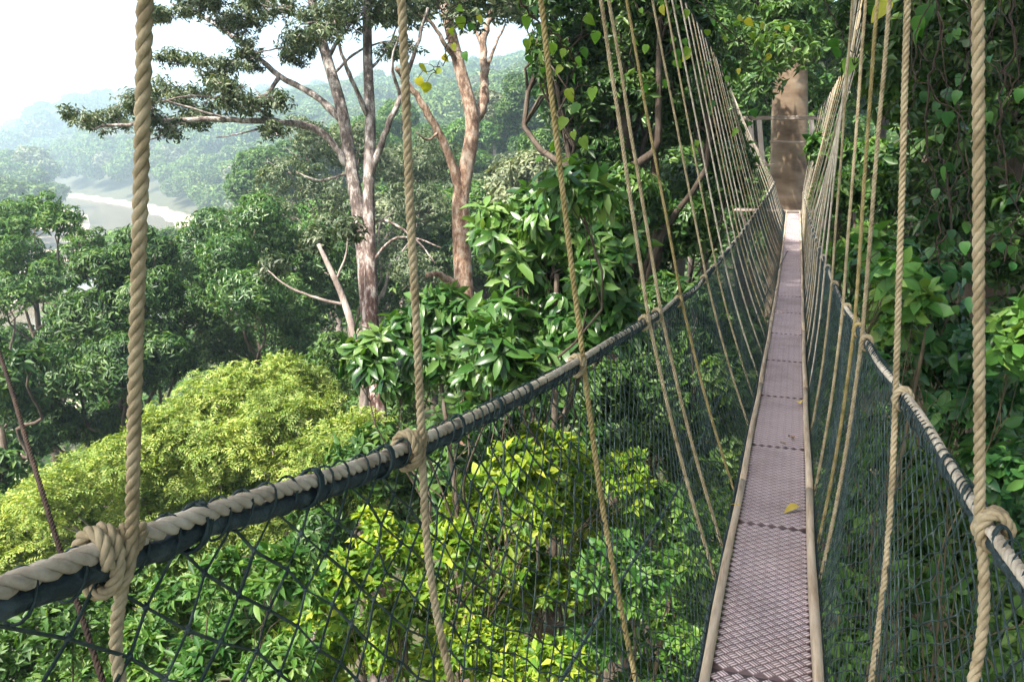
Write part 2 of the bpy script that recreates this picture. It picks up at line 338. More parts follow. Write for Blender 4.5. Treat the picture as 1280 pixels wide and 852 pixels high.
def limb_pts(a, b, sag=.15, n=7, wob=.04):
    a, b = np.asarray(a, float), np.asarray(b, float); t = np.linspace(0, 1, n)[:, None]; L = np.linalg.norm(b - a)
    p = a + (b - a) * t; p[:, 2] += (np.sin(t[:, 0] * np.pi) * sag * L * .5); p[1:-1] += rng.normal(0, wob * L, (n - 2, 3)); return p
def clump3(cl, d, jit=.08):
    """clumps given as (px, py, radius px[, depth]) -> centres and radii in metres at their own depths"""
    C, Rr = [], []
    for c in cl:
        dep = (c[3] if len(c) > 3 else d * (1 + rng.normal(0, jit))); C.append(P(c[0], c[1], dep)); Rr.append(c[2] * dep / F_PX)
    return np.array(C), np.array(Rr)
def crown_mesh(name, specs, mat, cull=None):
    mb = MB()
    for s in specs:
        b, a, nn, L, W, kind, curl = s
        mb.add(*leafset(b, a, nn, L, W, kind, curl))
    return mb.mesh(name, mat)
def tree(name, label, cat, cl, d, spec, mat, bark='bark_dark', tr=.16, base=None, limbs=True, big=0, style='lance', group=None, trunk=None, flat=.75, top=.35, inner=.25, fork=.45, jit=.08, back=None, sub=6, noise=.05, core=.72):
    C, Rr = clump3(cl, d, jit); cen = C.mean(0); g = base if base is not None else cen[:2]
    gz = float(height(g[0], g[1])); root = empty(name, (g[0], g[1], gz), label, cat, group); gp = np.array([g[0], g[1], gz - .3])
    topz = cen[2] - .15 * Rr.mean()
    if trunk is None:
        t = np.linspace(0, 1, 9)[:, None]; p = gp + (np.array([cen[0], cen[1], topz]) - gp) * t; p[1:-1, :2] += np.cumsum(rng.normal(0, .05, (7, 2)), 0)
    else: p = catmull(trunk, 5)
    mb = MB(); tube(mb, p, np.linspace(tr, tr * .45, len(p)) * (1 + .5 * np.exp(-np.linspace(0, 8, len(p)))), 9)
    mb.build('trunk', M[bark], root, True)
    if limbs:
        for c, r in zip(C, Rr):
            k = int(np.clip(len(p) * (fork + .35 * rng.random()), 1, len(p) - 1)); k = min(k, int(np.argmin(np.linalg.norm(p - c, axis=1))) if rng.random() < .5 else k)
            mb = MB(); lp = catmull(limb_pts(p[max(k, 1)], c, -.1), 3); tube(mb, lp, np.linspace(tr * .4, tr * .12, len(lp)), 6)
            for _ in range(7):
                dv = unit(rng.normal(size=3) + [0, 0, .3]) * r * [1, 1, flat] * .9; q = limb_pts(lp[-1 - int(rng.integers(0, 4))], c + dv, .1, 5, .06)
                tube(mb, q, np.linspace(tr * .11, tr * .03, len(q)), 4)
            mb.build('limb', M[bark], root, True)
    Rv = np.stack([Rr, Rr, Rr * flat], 1)
    Cs, Rs = subclump(C, Rv, sub, core) if sub else (C, Rv)
    arrs = []
    for s in (spec if isinstance(spec, list) else [spec]):
        tips, dirs, idx = shell(Cs, Rs, s['n'], top, inner, noise)
        if s.get('kind') == 'spray': arrs.append(sprays(tips, dirs, s['pairs'], s['twig'], s['L'], s['W'], s.get('droop', .25)))
        else: arrs.append(rosette(tips, dirs, s['m'], s['L'], s['W'], s.get('shape', 'kite'), s.get('spread', 1.1), s.get('droop', .35), s.get('curl', .2), back=s.get('back', 0)))
    if big:
        b, a, nn, L, W, kind, curl = arrs[0]; px, py, w = project(b)
        ok = (px > -20) & (px < 1300) & (py > -20) & (py < 872); sc = np.where(ok, -w, -1e9) + (nn[:, 2] * .3)
        sel = np.argsort(-sc)[:big * 3]; sel = rng.permutation(sel)[:big]; keep = np.ones(len(b), bool); keep[sel] = False
        leaf_objects(root, b[sel], a[sel], nn[sel], L[sel], style, mat)
        arrs[0] = (b[keep], a[keep], nn[keep], L[keep], W[keep], kind, curl)
    o = link('crown', crown_mesh('crown', arrs, mat), root); o['kind'] = 'stuff'
    return root

# ------------------------------------------------------------------ distant woods and mid-distance trees
def generic(seed, rx, rz, K, n, m, L, W, cz):
    global rng
    keep, rng = rng, np.random.default_rng(seed)
    C = unit(rng.normal(size=(K, 3)) + [0, 0, .25]) * [rx * .62, rx * .62, rz * .6] * (rng.random((K, 1)) ** .4); C[:, 2] += cz
    Rr = rx * (.32 + .2 * rng.random(K)); t, dd_, _ = shell(C, np.stack([Rr, Rr, Rr * .75], 1), n, .5, .25)
    s = rosette(t, dd_, m, L, W, 'kite', 1.15, .3, .2); rng = keep; return s, C, Rr
far_src = []
for k, (rx, rz, mt) in enumerate([(5.2, 5.2, 'far'), (6.2, 4.6, 'far'), (4.4, 6.4, 'far'), (5.6, 5.0, 'pale')]):
    s, C, Rr = generic(50 + k, rx, rz, 16, 1500, 2, 1.15, .62, 12)
    far_src.append(bpy.data.objects.new('far_crown_source', crown_mesh('far_crown', [s], LM[mt])))
pts = []
def in_water(x, y): d_, s_ = ds(x, y); e = s_ - np.interp(d_, _RD, _RS) + 4 * np.sin(d_ * .021) + 2.5 * np.sin(d_ * .06 + 1); return np.abs(e) < 33
for (r0, r1, sp, sc) in ((125, 260, 6.5, 1.0), (260, 520, 9, 1.15), (520, 1000, 15, 1.7), (1000, 2150, 28, 2.6)):
    nA = int(1.56 * (r1 * r1 - r0 * r0) / 2 / sp ** 2)
    a = rng.uniform(-.78, .78, nA); r = np.sqrt(rng.uniform(r0 * r0, r1 * r1, nA)); x, y = polar(a, r); ok = ~in_water(x, y)
    pts.append(np.stack([x, y, height(x, y) - 1.5, np.full(nA, sc) * rng.uniform(.72, 1.3, nA), rng.uniform(0, 6.28, nA), np.where(rng.random(nA) < .09, 3, rng.integers(0, 3, nA))], 1)[ok])
pts = np.concatenate(pts)
me = bpy.data.meshes.new('distant_forest'); me.vertices.add(len(pts)); me.vertices.foreach_set('co', pts[:, :3].astype(np.float32).ravel())
for nm, col, ty in (('size', 3, 'FLOAT'), ('turn', 4, 'FLOAT'), ('sort', 5, 'INT')):
    at = me.attributes.new(nm, ty, 'POINT'); at.data.foreach_set('value', pts[:, col].astype(np.int32 if ty == 'INT' else np.float32))
far_o = tag(link('distant_forest', me), 'hazy mass of jungle canopy covering the far hillsides', 'forest', kind='stuff')
ng = bpy.data.node_groups.new('scatter_canopy', 'GeometryNodeTree')
ng.interface.new_socket('Geometry', in_out='INPUT', socket_type='NodeSocketGeometry'); ng.interface.new_socket('Geometry', in_out='OUTPUT', socket_type='NodeSocketGeometry')
N_ = ng.nodes; gi = N_.new('NodeGroupInput'); go = N_.new('NodeGroupOutput'); iop = N_.new('GeometryNodeInstanceOnPoints'); g2i = N_.new('GeometryNodeGeometryToInstance')
for o in reversed(far_src):
    oi = N_.new('GeometryNodeObjectInfo'); oi.inputs['Object'].default_value = o; oi.inputs['As Instance'].default_value = False; ng.links.new(oi.outputs['Geometry'], g2i.inputs[0])
ng.links.new(gi.outputs[0], iop.inputs['Points']); ng.links.new(g2i.outputs[0], iop.inputs['Instance']); iop.inputs['Pick Instance'].default_value = True
def attr(nm, ty): a = N_.new('GeometryNodeInputNamedAttribute'); a.data_type = ty; a.inputs[0].default_value = nm; return a
a_s, a_t, a_k = attr('size', 'FLOAT'), attr('turn', 'FLOAT'), attr('sort', 'INT')
cx = N_.new('ShaderNodeCombineXYZ'); ng.links.new(a_t.outputs['Attribute'], cx.inputs[2]); ng.links.new(cx.outputs[0], iop.inputs['Rotation'])
ng.links.new(a_s.outputs['Attribute'], iop.inputs['Scale']); ng.links.new(a_k.outputs['Attribute'], iop.inputs['Instance Index'])
ng.links.new(iop.outputs[0], go.inputs[0]); md = far_o.modifiers.new('scatter', 'NODES'); md.node_group = ng

ub = MB()
for r0, r1, n_, L_, H_ in ((4, 16, 2400, .24, 1.6), (16, 35, 3200, .34, 2.2), (35, 70, 4600, .6, 3), (70, 130, 4800, 1.0, 4)):
    a = rng.uniform(-.9, .9, n_); r = np.sqrt(rng.uniform(r0 * r0, r1 * r1, n_)); x, y = polar(a, r); ok = ~in_water(x, y); x, y = x[ok], y[ok]
    tp_ = np.stack([x, y, height(x, y) + rng.random(len(x)) * H_], 1); dv = unit(rng.normal(0, .5, (len(x), 3)) + [0, 0, 1])
    b_, a_, n2, l_, w_, k_, c_ = rosette(tp_, dv, 5, L_, L_ * .45, 'kite', 1.2, .2); ub.add(*leafset(b_, a_, n2, l_, w_, k_, c_))
tag(link('undergrowth', ub.mesh('undergrowth', LM['mid'])), 'tangled green undergrowth covering the slope below the trees', 'undergrowth', kind='stuff')
protos = []
for k, (rx, rz, mt, bk, n_) in enumerate([(3.6, 3.6, 'mid', 'bark_dark', 3600), (4.2, 3.2, 'dark', 'bark_dark', 3600), (3.2, 4.4, 'grey', 'bark_grey', 3400), (3.8, 3.4, 'fresh', 'bark_grey', 3400), (3.4, 3.0, 'pale', 'bark_grey', 3000)]):
    s, C, Rr = generic(80 + k, rx, rz, 14, n_, 4, .36, .16, 13)
    tm = MB(); tube(tm, limb_pts([0, 0, -1], [.3, .2, 13], 0, 8, .012), np.linspace(.32, .14, 8), 8)
    for c in C[:9]: q = limb_pts([.1, .1, 9 + 2 * rng.random()], c, -.1, 6); tube(tm, q, np.linspace(.13, .04, 6), 5)
    protos.append((tm.mesh('trunk', M[bk], True), crown_mesh('crown', [s], LM[mt])))
kinds = ['rounded mid green', 'dense dark green', 'narrow grey green', 'fresh light green', 'pale blossom-topped']
def mid_tree(px, depth, top_y, k):
    """a forest tree on the slope whose crown top reaches the given height in the view"""
    p = P(px, top_y, depth); gz = float(height(p[0], p[1])); me_t, me_c = protos[k]
    s = float(np.clip((p[2] - gz) / 16.2, .5, 2.3)); w = min(s, 1.5) * random.uniform(.9, 1.15)
    o = empty('forest_tree', (p[0], p[1], gz), kinds[k] + ' jungle tree in the wood behind the walkway', 'tree', 'jungle trees behind the walkway'); a = random.random() * 6.28
    for nm, me_ in (('trunk', me_t), ('crown', me_c)):
        c = bpy.data.objects.new(nm, me_); COL.objects.link(c); c.parent = o; c.scale = (w, w, s); c.rotation_euler = (0, 0, a)
        if nm == 'crown': c['kind'] = 'stuff'
    return o
MIDS = []
for px in range(330, 780, 42): MIDS.append((px + random.uniform(-12, 12), random.uniform(100, 122), 185 - (px - 330) * .24 + random.uniform(-22, 14)))
for px in range(180, 780, 50): MIDS.append((px + random.uniform(-14, 14), random.uniform(74, 92), 296 - (px - 180) * .28 + random.uniform(-18, 18)))
for px in range(-30, 170, 45): MIDS.append((px + random.uniform(-14, 14), random.uniform(42, 60), 400 + random.uniform(-40, 30)))
for px in range(430, 800, 52): MIDS.append((px + random.uniform(-14, 14), random.uniform(52, 64), 240 - (px - 430) * .24 + random.uniform(-22, 22)))
for px in range(470, 800, 62): MIDS.append((px + random.uniform(-14, 14), random.uniform(38, 46), 275 - (px - 470) * .2 + random.uniform(-22, 22)))
for px in range(760, 1300, 62): MIDS.append((px + random.uniform(-14, 14), random.uniform(34, 48), random.uniform(-40, 40)))
for px in range(780, 960, 40): MIDS.append((px + random.uniform(-10, 10), random.uniform(30, 52), random.uniform(110, 210)))
mid_tree(652, 44, 168, 4); mid_tree(600, 50, 215, 3)
for q, (px, dep, ty) in enumerate(MIDS): mid_tree(px, dep, ty, [0, 1, 2, 3, 0, 1, 3, 4, 0, 2, 1][q % 11])

# ------------------------------------------------------------------ trees left of the walkway
def R3(pts): return [P(*p) for p in pts]
# tall spreading twin-trunk tree
d = 17.0; g = P(472, 620, d); gz = float(height(g[0], g[1]))
C = [(105,150,26),(140,150,32),(175,128,36),(215,118,34),(250,140,36),(205,160,28),(290,118,36),(330,128,32),(270,90,30),(225,75,24),(315,75,30),(200,18,26),(250,6,36),(300,30,36),(345,12,40),(395,36,44),(370,62,34),(440,25,44),(490,8,46),(420,-30,70),(330,-40,70),(520,-30,70),(250,-50,50),(500,60,26),(345,165,22)]
root = empty('spreading_tree', (g[0], g[1], gz), 'tall twin-trunked tree with lichen bark and airy crown spreading over the valley', 'tree')
B0 = np.array([g[0], g[1], gz - .3])
t1 = catmull([B0] + R3([(474,560,17),(468,470,17),(460,380,17),(452,290,17),(440,215,17),(428,140,17),(408,70,17.2),(392,10,17.4),(380,-60,17.6)]), 4)
t2 = catmull(R3([(466,420,16.9),(463,330,16.7),(461,240,16.6),(463,160,16.5),(460,80,16.5),(458,0,16.4),(452,-70,16.4)]), 4)
def two_tone(mb_pts, r0, r1, k, name, parent, redz):
    mb = MB(); V, Q_, T_ = sweep(mb_pts, 1 + .07 * np.sin(np.arange(k) * 2.4), np.linspace(r0, r1, len(mb_pts))); mb.add(V, Q_, T_); return mb.build(name, redz, parent, True)
# bark that turns from red-brown low down to pale lichen higher up
def graded_bark(name, low, high, z0, z1):
    m, nt, n, l, b = new_mat(name); tc = n.new('ShaderNodeTexCoord'); sp = n.new('ShaderNodeSeparateXYZ'); l.new(tc.outputs['Object'], sp.inputs[0])
    mp = n.new('ShaderNodeMapping'); mp.inputs['Scale'].default_value = (1, 1, .45); l.new(tc.outputs['Object'], mp.inputs[0])
    t = n.new('ShaderNodeTexNoise'); t.inputs['Scale'].default_value = 7.5; t.inputs['Detail'].default_value = 8; t.inputs['Roughness'].default_value = .75; l.new(mp.outputs[0], t.inputs['Vector'])
    a, c = ramp(n, low, [.41, .5, .58]), ramp(n, high, [.41, .5, .58]); l.new(t.outputs[0], a.inputs[0]); l.new(t.outputs[0], c.inputs[0])
    mr = n.new('ShaderNodeMapRange'); mr.inputs[1].default_value = z0; mr.inputs[2].default_value = z1; l.new(sp.outputs[2], mr.inputs[0])
    mx = n.new('ShaderNodeMix'); mx.data_type = 'RGBA'; l.new(mr.outputs[0], mx.inputs[0]); l.new(a.outputs[0], mx.inputs[6]); l.new(c.outputs[0], mx.inputs[7]); l.new(mx.outputs[2], b.inputs['Base Color'])
    b.inputs['Roughness'].default_value = .9; t2_ = n.new('ShaderNodeTexNoise'); t2_.inputs['Scale'].default_value = 15; t2_.inputs['Detail'].default_value = 6; l.new(mp.outputs[0], t2_.inputs['Vector'])
    bp = n.new('ShaderNodeBump'); bp.inputs['Strength'].default_value = .7; bp.inputs['Distance'].default_value = .04; l.new(t2_.outputs[0], bp.inputs['Height']); l.new(bp.outputs[0], b.inputs['Normal']); return m
twin_bark = graded_bark('twin_trunk_bark', [(.045, .022, .017), (.12, .058, .044), (.36, .31, .28)], [(.07, .052, .044), (.17, .138, .12), (.38, .35, .32)], CZ - 3.5, CZ - .5)
two_tone(t1, .22, .085, 12, 'trunk', root, twin_bark); two_tone(t2, .15, .08, 12, 'trunk', root, twin_bark)
def limb(root, px_pts, r0, r1, mat, n=5, k=7):
    mb = MB(); p = catmull(R3(px_pts), n); p[1:-1] += rng.normal(0, r0 * .12, (len(p) - 2, 3)); tube(mb, p, np.linspace(r0, r1, len(p)) * (1 + rng.normal(0, .06, len(p))), k); return mb.build('limb', mat, root, True)
for pl, r0 in (([(428,150,17),(395,120,17.2),(350,95,17.5),(310,60,18),(260,25,18.5),(215,5,18.8)], .09), ([(438,210,17),(400,165,16.6),(350,152,16.2),(290,150,16),(230,150,15.8),(160,155,15.6),(110,160,15.5)], .085),
               ([(350,95,17.5),(330,120,17),(290,125,16.5),(240,120,16.3),(190,130,16)], .05), ([(392,30,17.4),(360,15,17.8),(320,-10,18)], .06), ([(408,75,17.2),(430,40,17.6),(460,10,18)], .05),
               ([(461,230,16.6),(480,170,16.2),(500,120,16),(520,60,16),(535,10,16)], .08), ([(500,120,16),(490,80,15.6),(500,40,15.4)], .04), ([(463,150,16.5),(440,100,16),(425,60,15.8),(415,10,15.8)], .06),
               ([(452,290,17),(480,275,16.8),(520,300,16.6),(545,330,16.5)], .04), ([(440,215,17),(400,225,17.3),(370,215,17.5)], .035), ([(463,330,16.7),(490,300,16.5),(520,298,16.4),(552,310,16.3)], .035),
               ([(230,150,15.8),(200,170,15.6),(175,178,15.5)], .025), ([(310,60,18),(270,90,17.5),(235,82,17.3)], .035), ([(350,152,16.2),(310,165,16),(270,172,16)], .03), ([(415,95,17.2),(440,70,16.8),(470,55,16.5),(500,50,16.3)], .035), ([(395,20,17.4),(375,50,17),(350,60,16.7),(320,66,16.5)], .035), ([(460,90,16.5),(485,60,16.6),(500,20,16.8)], .035), ([(290,150,16),(255,140,15.7),(215,128,15.5),(185,118,15.4)], .028), ([(310,60,18),(290,40,17.6),(255,30,17.4)], .025)):
    limb(root, pl, r0, r0 * .3, twin_bark)
Cc, Rr = clump3([(a, b_, c, 16.4 + rng.normal(0, .8)) for a, b_, c in C], 17)
tips, dirs, _ = shell(*subclump(Cc, np.stack([Rr, Rr, Rr * .62], 1) * 1.12, 9), 8600, .1, 1.0)
mb = MB()
for c, r in zip(Cc, Rr):
    for _ in range(8): q = limb_pts(c + rng.normal(0, r * .2, 3), c + unit(rng.normal(size=3)) * r * [1, 1, .6], .1, 5, .06); tube(mb, q, np.linspace(.014, .004, 5), 4)
mb.build('twigs', twin_bark, root)['kind'] = 'stuff'
link('crown', crown_mesh('crown', [rosette(tips, dirs, 6, .095, .036, 'kite', 1.2, .5, .2, back=.1)], LM['grey']), root)['kind'] = 'stuff'

# forked tan tree
d = 20.; g = P(585, 700, d); gz = float(height(g[0], g[1])); root = empty('forked_tree', (g[0], g[1], gz), 'tan-barked tree with forked trunk and a snapped low stub', 'tree')
mt = graded_bark('tan_trunk_bark', [(.12, .062, .038), (.27, .16, .098), (.40, .31, .235)], [(.09, .055, .038), (.20, .135, .094), (.33, .27, .22)], CZ - 2, CZ + 3)
two_tone(catmull([[g[0], g[1], gz - .3]] + R3([(588,520,20),(582,430,20),(580,365,20),(577,300,20),(576,250,20),(582,215,20),(590,170,20),(588,135,20),(576,90,20),(566,50,20),(556,10,20),(545,-50,20)]), 4), .29, .11, 12, 'trunk', root, mt)
for pl, r0 in (([(577,262,20),(568,215,19.8),(548,165,19.5),(528,130,19.3),(508,104,19.2),(495,85,19)], .13), ([(589,162,20),(604,130,20.3),(606,95,20.6),(604,55,20.8),(614,15,21),(622,-20,21)], .14), ([(579,360,20),(562,352,19.6),(548,343,19.3),(533,344,19)], .12),
               ([(573,80,20),(556,55,19.6),(540,30,19.4),(520,15,19.2)], .07), ([(605,60,20.8),(590,30,21),(580,0,21)], .06), ([(548,165,19.5),(535,175,19.2),(520,165,19)], .035), ([(606,95,20.6),(618,60,20.8),(632,30,21)], .05)):
    limb(root, pl, r0, r0 * .45, mt, k=9)
Cc, Rr = clump3([(545,-10,60),(610,-20,60),(500,10,40),(640,5,40),(580,20,30),(655,-20,60)], 20.5)
tips, dirs, _ = shell(Cc, np.stack([Rr, Rr, Rr * .6], 1), 1500, .1, .7)
link('crown', crown_mesh('crown', [rosette(tips, dirs, 6, .16, .065, 'kite', 1.2, .5, .2)], LM['grey']), root)['kind'] = 'stuff'

sp_b = dict(n=2300, m=6, L=.27, W=.095, droop=.5, spread=1.2, curl=.25)
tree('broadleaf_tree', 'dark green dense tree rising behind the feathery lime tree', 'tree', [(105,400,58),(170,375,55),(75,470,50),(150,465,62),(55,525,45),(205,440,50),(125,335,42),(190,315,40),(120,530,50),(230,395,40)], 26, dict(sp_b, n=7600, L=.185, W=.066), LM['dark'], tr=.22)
tree('broadleaf_tree', 'mid green rounded tree between the river and the twin-trunked tree', 'tree', [(250,305,50),(320,285,50),(385,315,52),(240,372,52),(320,375,65),(400,385,55),(285,430,45),(360,435,45),(438,345,36),(205,340,40),(290,330,50)], 30, dict(sp_b, n=9000, L=.175, W=.062), LM['gloss'], tr=.24)
tree('broadleaf_tree', 'fresh green tree beside the pale riverbank at the valley edge', 'tree', [(5,285,42),(45,268,30),(80,280,30),(30,320,45),(90,320,32),(10,370,40),(110,300,22),(60,350,30),(-25,320,50),(0,430,35)], 34, dict(sp_b, n=5000, L=.17, W=.07), LM['fresh'], tr=.2)
tree('broadleaf_tree', 'grey-green fine-leaved tree behind the twin trunks', 'tree', [(360,215,42),(410,250,50),(340,265,40),(495,215,50),(525,260,50),(400,310,50),(500,320,50),(540,200,40),(450,180,40),(390,180,36),(530,350,40)], 36, dict(sp_b, n=6500, L=.17, W=.06), LM['grey'], tr=.22, bark='bark_grey')
# slim leaning pale sapling
d = 14.; root = None
g = P(455, 640, d); gz = float(height(g[0], g[1])); root = empty('leaning_sapling', (g[0], g[1], gz), 'slim pale sapling leaning beside the red-brown trunk', 'tree')
two_tone(catmull([[g[0], g[1], gz - .2]] + R3([(455,500,14),(443,420,14),(428,370,14),(410,330,14),(398,305,14)]), 4), .10, .035, 8, 'trunk', root, M['bark_grey'])
limb(root, [(428,380,14),(395,372,14),(360,358,14),(335,338,14)], .03, .012, M['bark_grey']); limb(root, [(420,350,14),(432,320,14),(436,290,14)], .025, .01, M['bark_grey'])
tips, dirs, _ = shell(*[np.asarray(v) for v in clump3([(340,335,20),(395,300,22),(436,285,20)], 14)], 260, .2, .5)
link('crown', crown_mesh('crown', [rosette(tips, dirs, 5, .12, .05)], LM['grey']), root)['kind'] = 'stuff'

# feathery lime tree below the rail
tree('feathery_tree', 'lime green feathery-leaved tree spreading its dome below the left rail', 'tree',
     [(335,482,48),(280,502,54),(395,502,48),(225,537,56),(330,545,70),(440,547,48),(360,520,50),(130,600,50),(60,625,50),(165,575,50),(270,585,60),(380,590,60),(100,610,55),(190,630,65),(420,585,56),(360,640,60),(300,650,70),(40,650,60),(440,620,50),(120,690,65),(-10,700,60),(220,710,70),(470,580,30)], 14,
     [dict(n=19000, kind='spray', pairs=6, twig=.25, L=.068, W=.029)], LM['lime'], bark='bark_grey', tr=.17, flat=.6, top=.8, inner=.4, jit=.055, sub=12, noise=.15, core=.66)

tree('understorey_tree', 'leafy thicket around the foot of the red-brown trunk', 'tree', [(420,440,36),(450,490,40),(380,470,40),(500,500,40),(345,480,36),(430,540,44),(480,550,40)], 18.5, dict(sp_b, n=2600, L=.16, W=.06), LM['mid'], tr=.12)
# large-leaved understorey trees beside the walkway
bl = dict(m=7, shape='blade', droop=.45, spread=1.25, curl=.25)
tree('large_leaved_tree', 'glossy large-leaved tree growing close against the left rail', 'tree', [(700,290,48),(655,330,46),(745,345,48),(690,385,50),(630,300,36),(755,285,40),(765,400,40),(640,400,40),(720,240,36),(700,440,40),(670,260,34)], 9, dict(bl, n=820, L=.215, W=.072), LM['gloss'], tr=.07, big=260, flat=.85)
tree('large_leaved_tree', 'large-leaved sapling between the tan trunk and the left rail', 'tree', [(560,400,40),(505,420,38),(610,430,40),(545,450,38),(455,440,30),(590,470,36),(640,460,34),(500,470,34)], 8.4, dict(bl, n=560, L=.20, W=.07), LM['gloss'], tr=.05, big=200, flat=.8)
tree('understorey_tree', 'dark leafy tree crowding the left net near the far trunk', 'tree', [(800,250,50),(855,235,46),(800,330,50),(870,295,42),(905,225,40),(765,185,50),(835,160,46),(770,400,40),(900,160,36),(830,380,36)], 15, dict(bl, n=3400, L=.16, W=.062, shape='kite'), LM['gloss'], tr=.12, flat=.85)
tree('understorey_tree', 'shaded shrub hanging behind the left net in the middle of the span', 'tree', [(840,460,50),(870,420,40),(800,500,50),(850,540,50),(880,490,36),(760,480,44),(880,370,30),(860,600,40)], 12, dict(bl, n=2000, L=.15, W=.06, shape='kite'), LM['mid'], tr=.09, flat=.85)
# bright bushes under the net
by = dict(m=6, shape='kite', droop=.1, spread=.95, curl=.15)
tree('bush', 'bright yellow-green bush seen through the left net', 'bush', [(640,600,46),(600,650,46),(680,640,46),(720,590,40),(560,700,46),(650,700,50),(740,660,46),(700,740,46),(620,760,46),(690,560,34),(780,600,36)], 8.5, dict(by, n=1900, L=.115, W=.05), LM['yellow'], bark='twig', tr=.05, big=300, style='oval', top=.9)
tree('bush', 'leafy mid-green bush below the far half of the net', 'bush', [(820,640,50),(870,700,46),(790,720,50),(840,780,50),(760,800,50),(880,800,40),(900,650,36),(820,860,50)], 8.5, dict(by, n=1700, L=.115, W=.055), LM['fresh'], bark='twig', tr=.05, top=.8)
tree('bush', 'mixed light green scrub at the foot of the yellow bush', 'bush', [(480,690,46),(430,740,50),(520,760,50),(470,810,50),(560,820,50),(640,830,50),(380,790,46),(400,850,50),(700,840,46)], 7.2, dict(by, n=1900, L=.095, W=.042, droop=.25), LM['yellow'], bark='twig', tr=.04, big=200, style='oval', top=.9)
tree('bush', 'pale broad-leaved scrub at the bottom below the big knot', 'bush', [(230,760,46),(300,780,50),(180,820,50),(260,840,50),(340,840,50),(340,730,40),(280,715,36)], 6.6, dict(by, n=1200, L=.115, W=.038, droop=.3), LM['fresh'], bark='twig', tr=.04, big=160, style='lance', top=.9)
tree('bush', 'deep green fine-leaved bush under the lime tree', 'bush', [(30,760,50),(90,780,50),(150,740,46),(40,830,60),(120,850,60),(-20,800,60),(200,700,40)], 8, dict(by, n=1700, L=.10, W=.045), LM['mid'], bark='twig', tr=.05, top=.6)
tree('understorey_tree', 'dark undergrowth in the hollow beneath the left rail', 'tree', [(480,580,60),(560,590,60),(620,540,50),(540,640,70),(420,660,60),(680,510,44),(740,510,44),(760,560,50)], 11.5, dict(bl, n=1100, L=.18, W=.07, shape='kite'), LM['dark'], tr=.08, flat=.85)
# ------------------------------------------------------------------ far-end tree, right-hand jungle, overhead branches
ptree = PY(985, 200, 23.4); gz = float(height(ptree[0], ptree[1]))
root = empty('platform_tree', (ptree[0], ptree[1], gz), 'stout pale trunk standing at the far end of the walkway', 'tree')
z = np.linspace(gz - .3, CZ + 11, 40); lean = (z - CZ) * -.055
m, nt, n, l, b = new_mat('smooth_trunk_bark')
tc = n.new('ShaderNodeTexCoord'); mp = n.new('ShaderNodeMapping'); mp.inputs['Scale'].default_value = (.6, .6, 1.5); l.new(tc.outputs['Object'], mp.inputs[0])
t = n.new('ShaderNodeTexNoise'); t.inputs['Scale'].default_value = 2.2; t.inputs['Detail'].default_value = 7; l.new(mp.outputs[0], t.inputs['Vector'])
r = ramp(n, [(.085, .052, .03), (.18, .125, .078), (.26, .20, .14)], [.3, .5, .7]); l.new(t.outputs[0], r.inputs[0]); l.new(r.outputs[0], b.inputs['Base Color']); b.inputs['Roughness'].default_value = .8
bp = n.new('ShaderNodeBump'); bp.inputs['Strength'].default_value = .4; bp.inputs['Distance'].default_value = .05; l.new(t.outputs[0], bp.inputs['Height']); l.new(bp.outputs[0], b.inputs['Normal'])
rad_ = np.interp(z, [gz, CZ - 2, CZ + 1.2, CZ + 3, CZ + 11], [.75, .50, .47, .40, .25])
mb = MB(); V, Q_, T_ = sweep(np.stack([ptree[0] + lean, np.full(40, ptree[1] + .3), z], 1), 1 + .03 * np.sin(np.arange(20) * 1.9), rad_); mb.add(V, Q_, T_); mb.build('trunk', m, root, True)
for pl in ([(982,120,23.6),(955,90,22.5),(920,60,21.5),(880,45,20.5)], [(985,110,23.6),(1010,80,22.5),(1045,60,21.5)], [(982,60,23.6),(960,20,22),(930,-10,20)]): limb(root, pl, .12, .04, M['bark_dark'])
Cc, Rr = clump3([(880,40,44),(930,60,44),(985,60,44),(1030,55,40),(930,0,60),(1000,-10,60),(860,-10,60),(905,110,30),(955,105,22),(1010,105,26),(1045,120,26),(1060,20,50),(985,10,44),(960,-20,50),(985,22,36,18.5),(1000,-5,40,18.5),(965,45,26,18.5)], 20.5)
tips, dirs, _ = shell(Cc, np.stack([Rr, Rr, Rr * .7], 1), 2100, .2, .4)
link('crown', crown_mesh('crown', [rosette(tips, dirs, 6, .20, .08, 'kite', 1.2, .4)], LM['mid']), root)['kind'] = 'stuff'

tree('understorey_tree', 'bright green leafy shrub right of the walkway by the far trunk', 'tree', [(1040,190,26),(1055,240,28),(1075,300,34),(1095,250,28),(1050,320,24),(1100,340,34),(1030,240,20),(1085,200,30)], 17, dict(bl, n=1400, L=.18, W=.085, shape='kite'), LM['fresh'], tr=.08, flat=.9)
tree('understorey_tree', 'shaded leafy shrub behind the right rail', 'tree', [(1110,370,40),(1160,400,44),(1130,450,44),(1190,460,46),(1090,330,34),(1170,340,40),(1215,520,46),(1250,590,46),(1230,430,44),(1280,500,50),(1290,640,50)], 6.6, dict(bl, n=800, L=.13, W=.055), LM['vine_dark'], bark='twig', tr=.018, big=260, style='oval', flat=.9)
tree('understorey_tree', 'light green broad-leaved sapling behind the right suspender rope', 'tree', [(1120,335,20),(1145,375,22),(1100,305,18),(1275,400,20),(1290,430,26),(1105,380,20),(1125,420,20)], 5.2, dict(bl, n=130, m=5, L=.125, W=.06), LM['fresh'], bark='twig', tr=.025, big=140, style='oval', flat=.9)
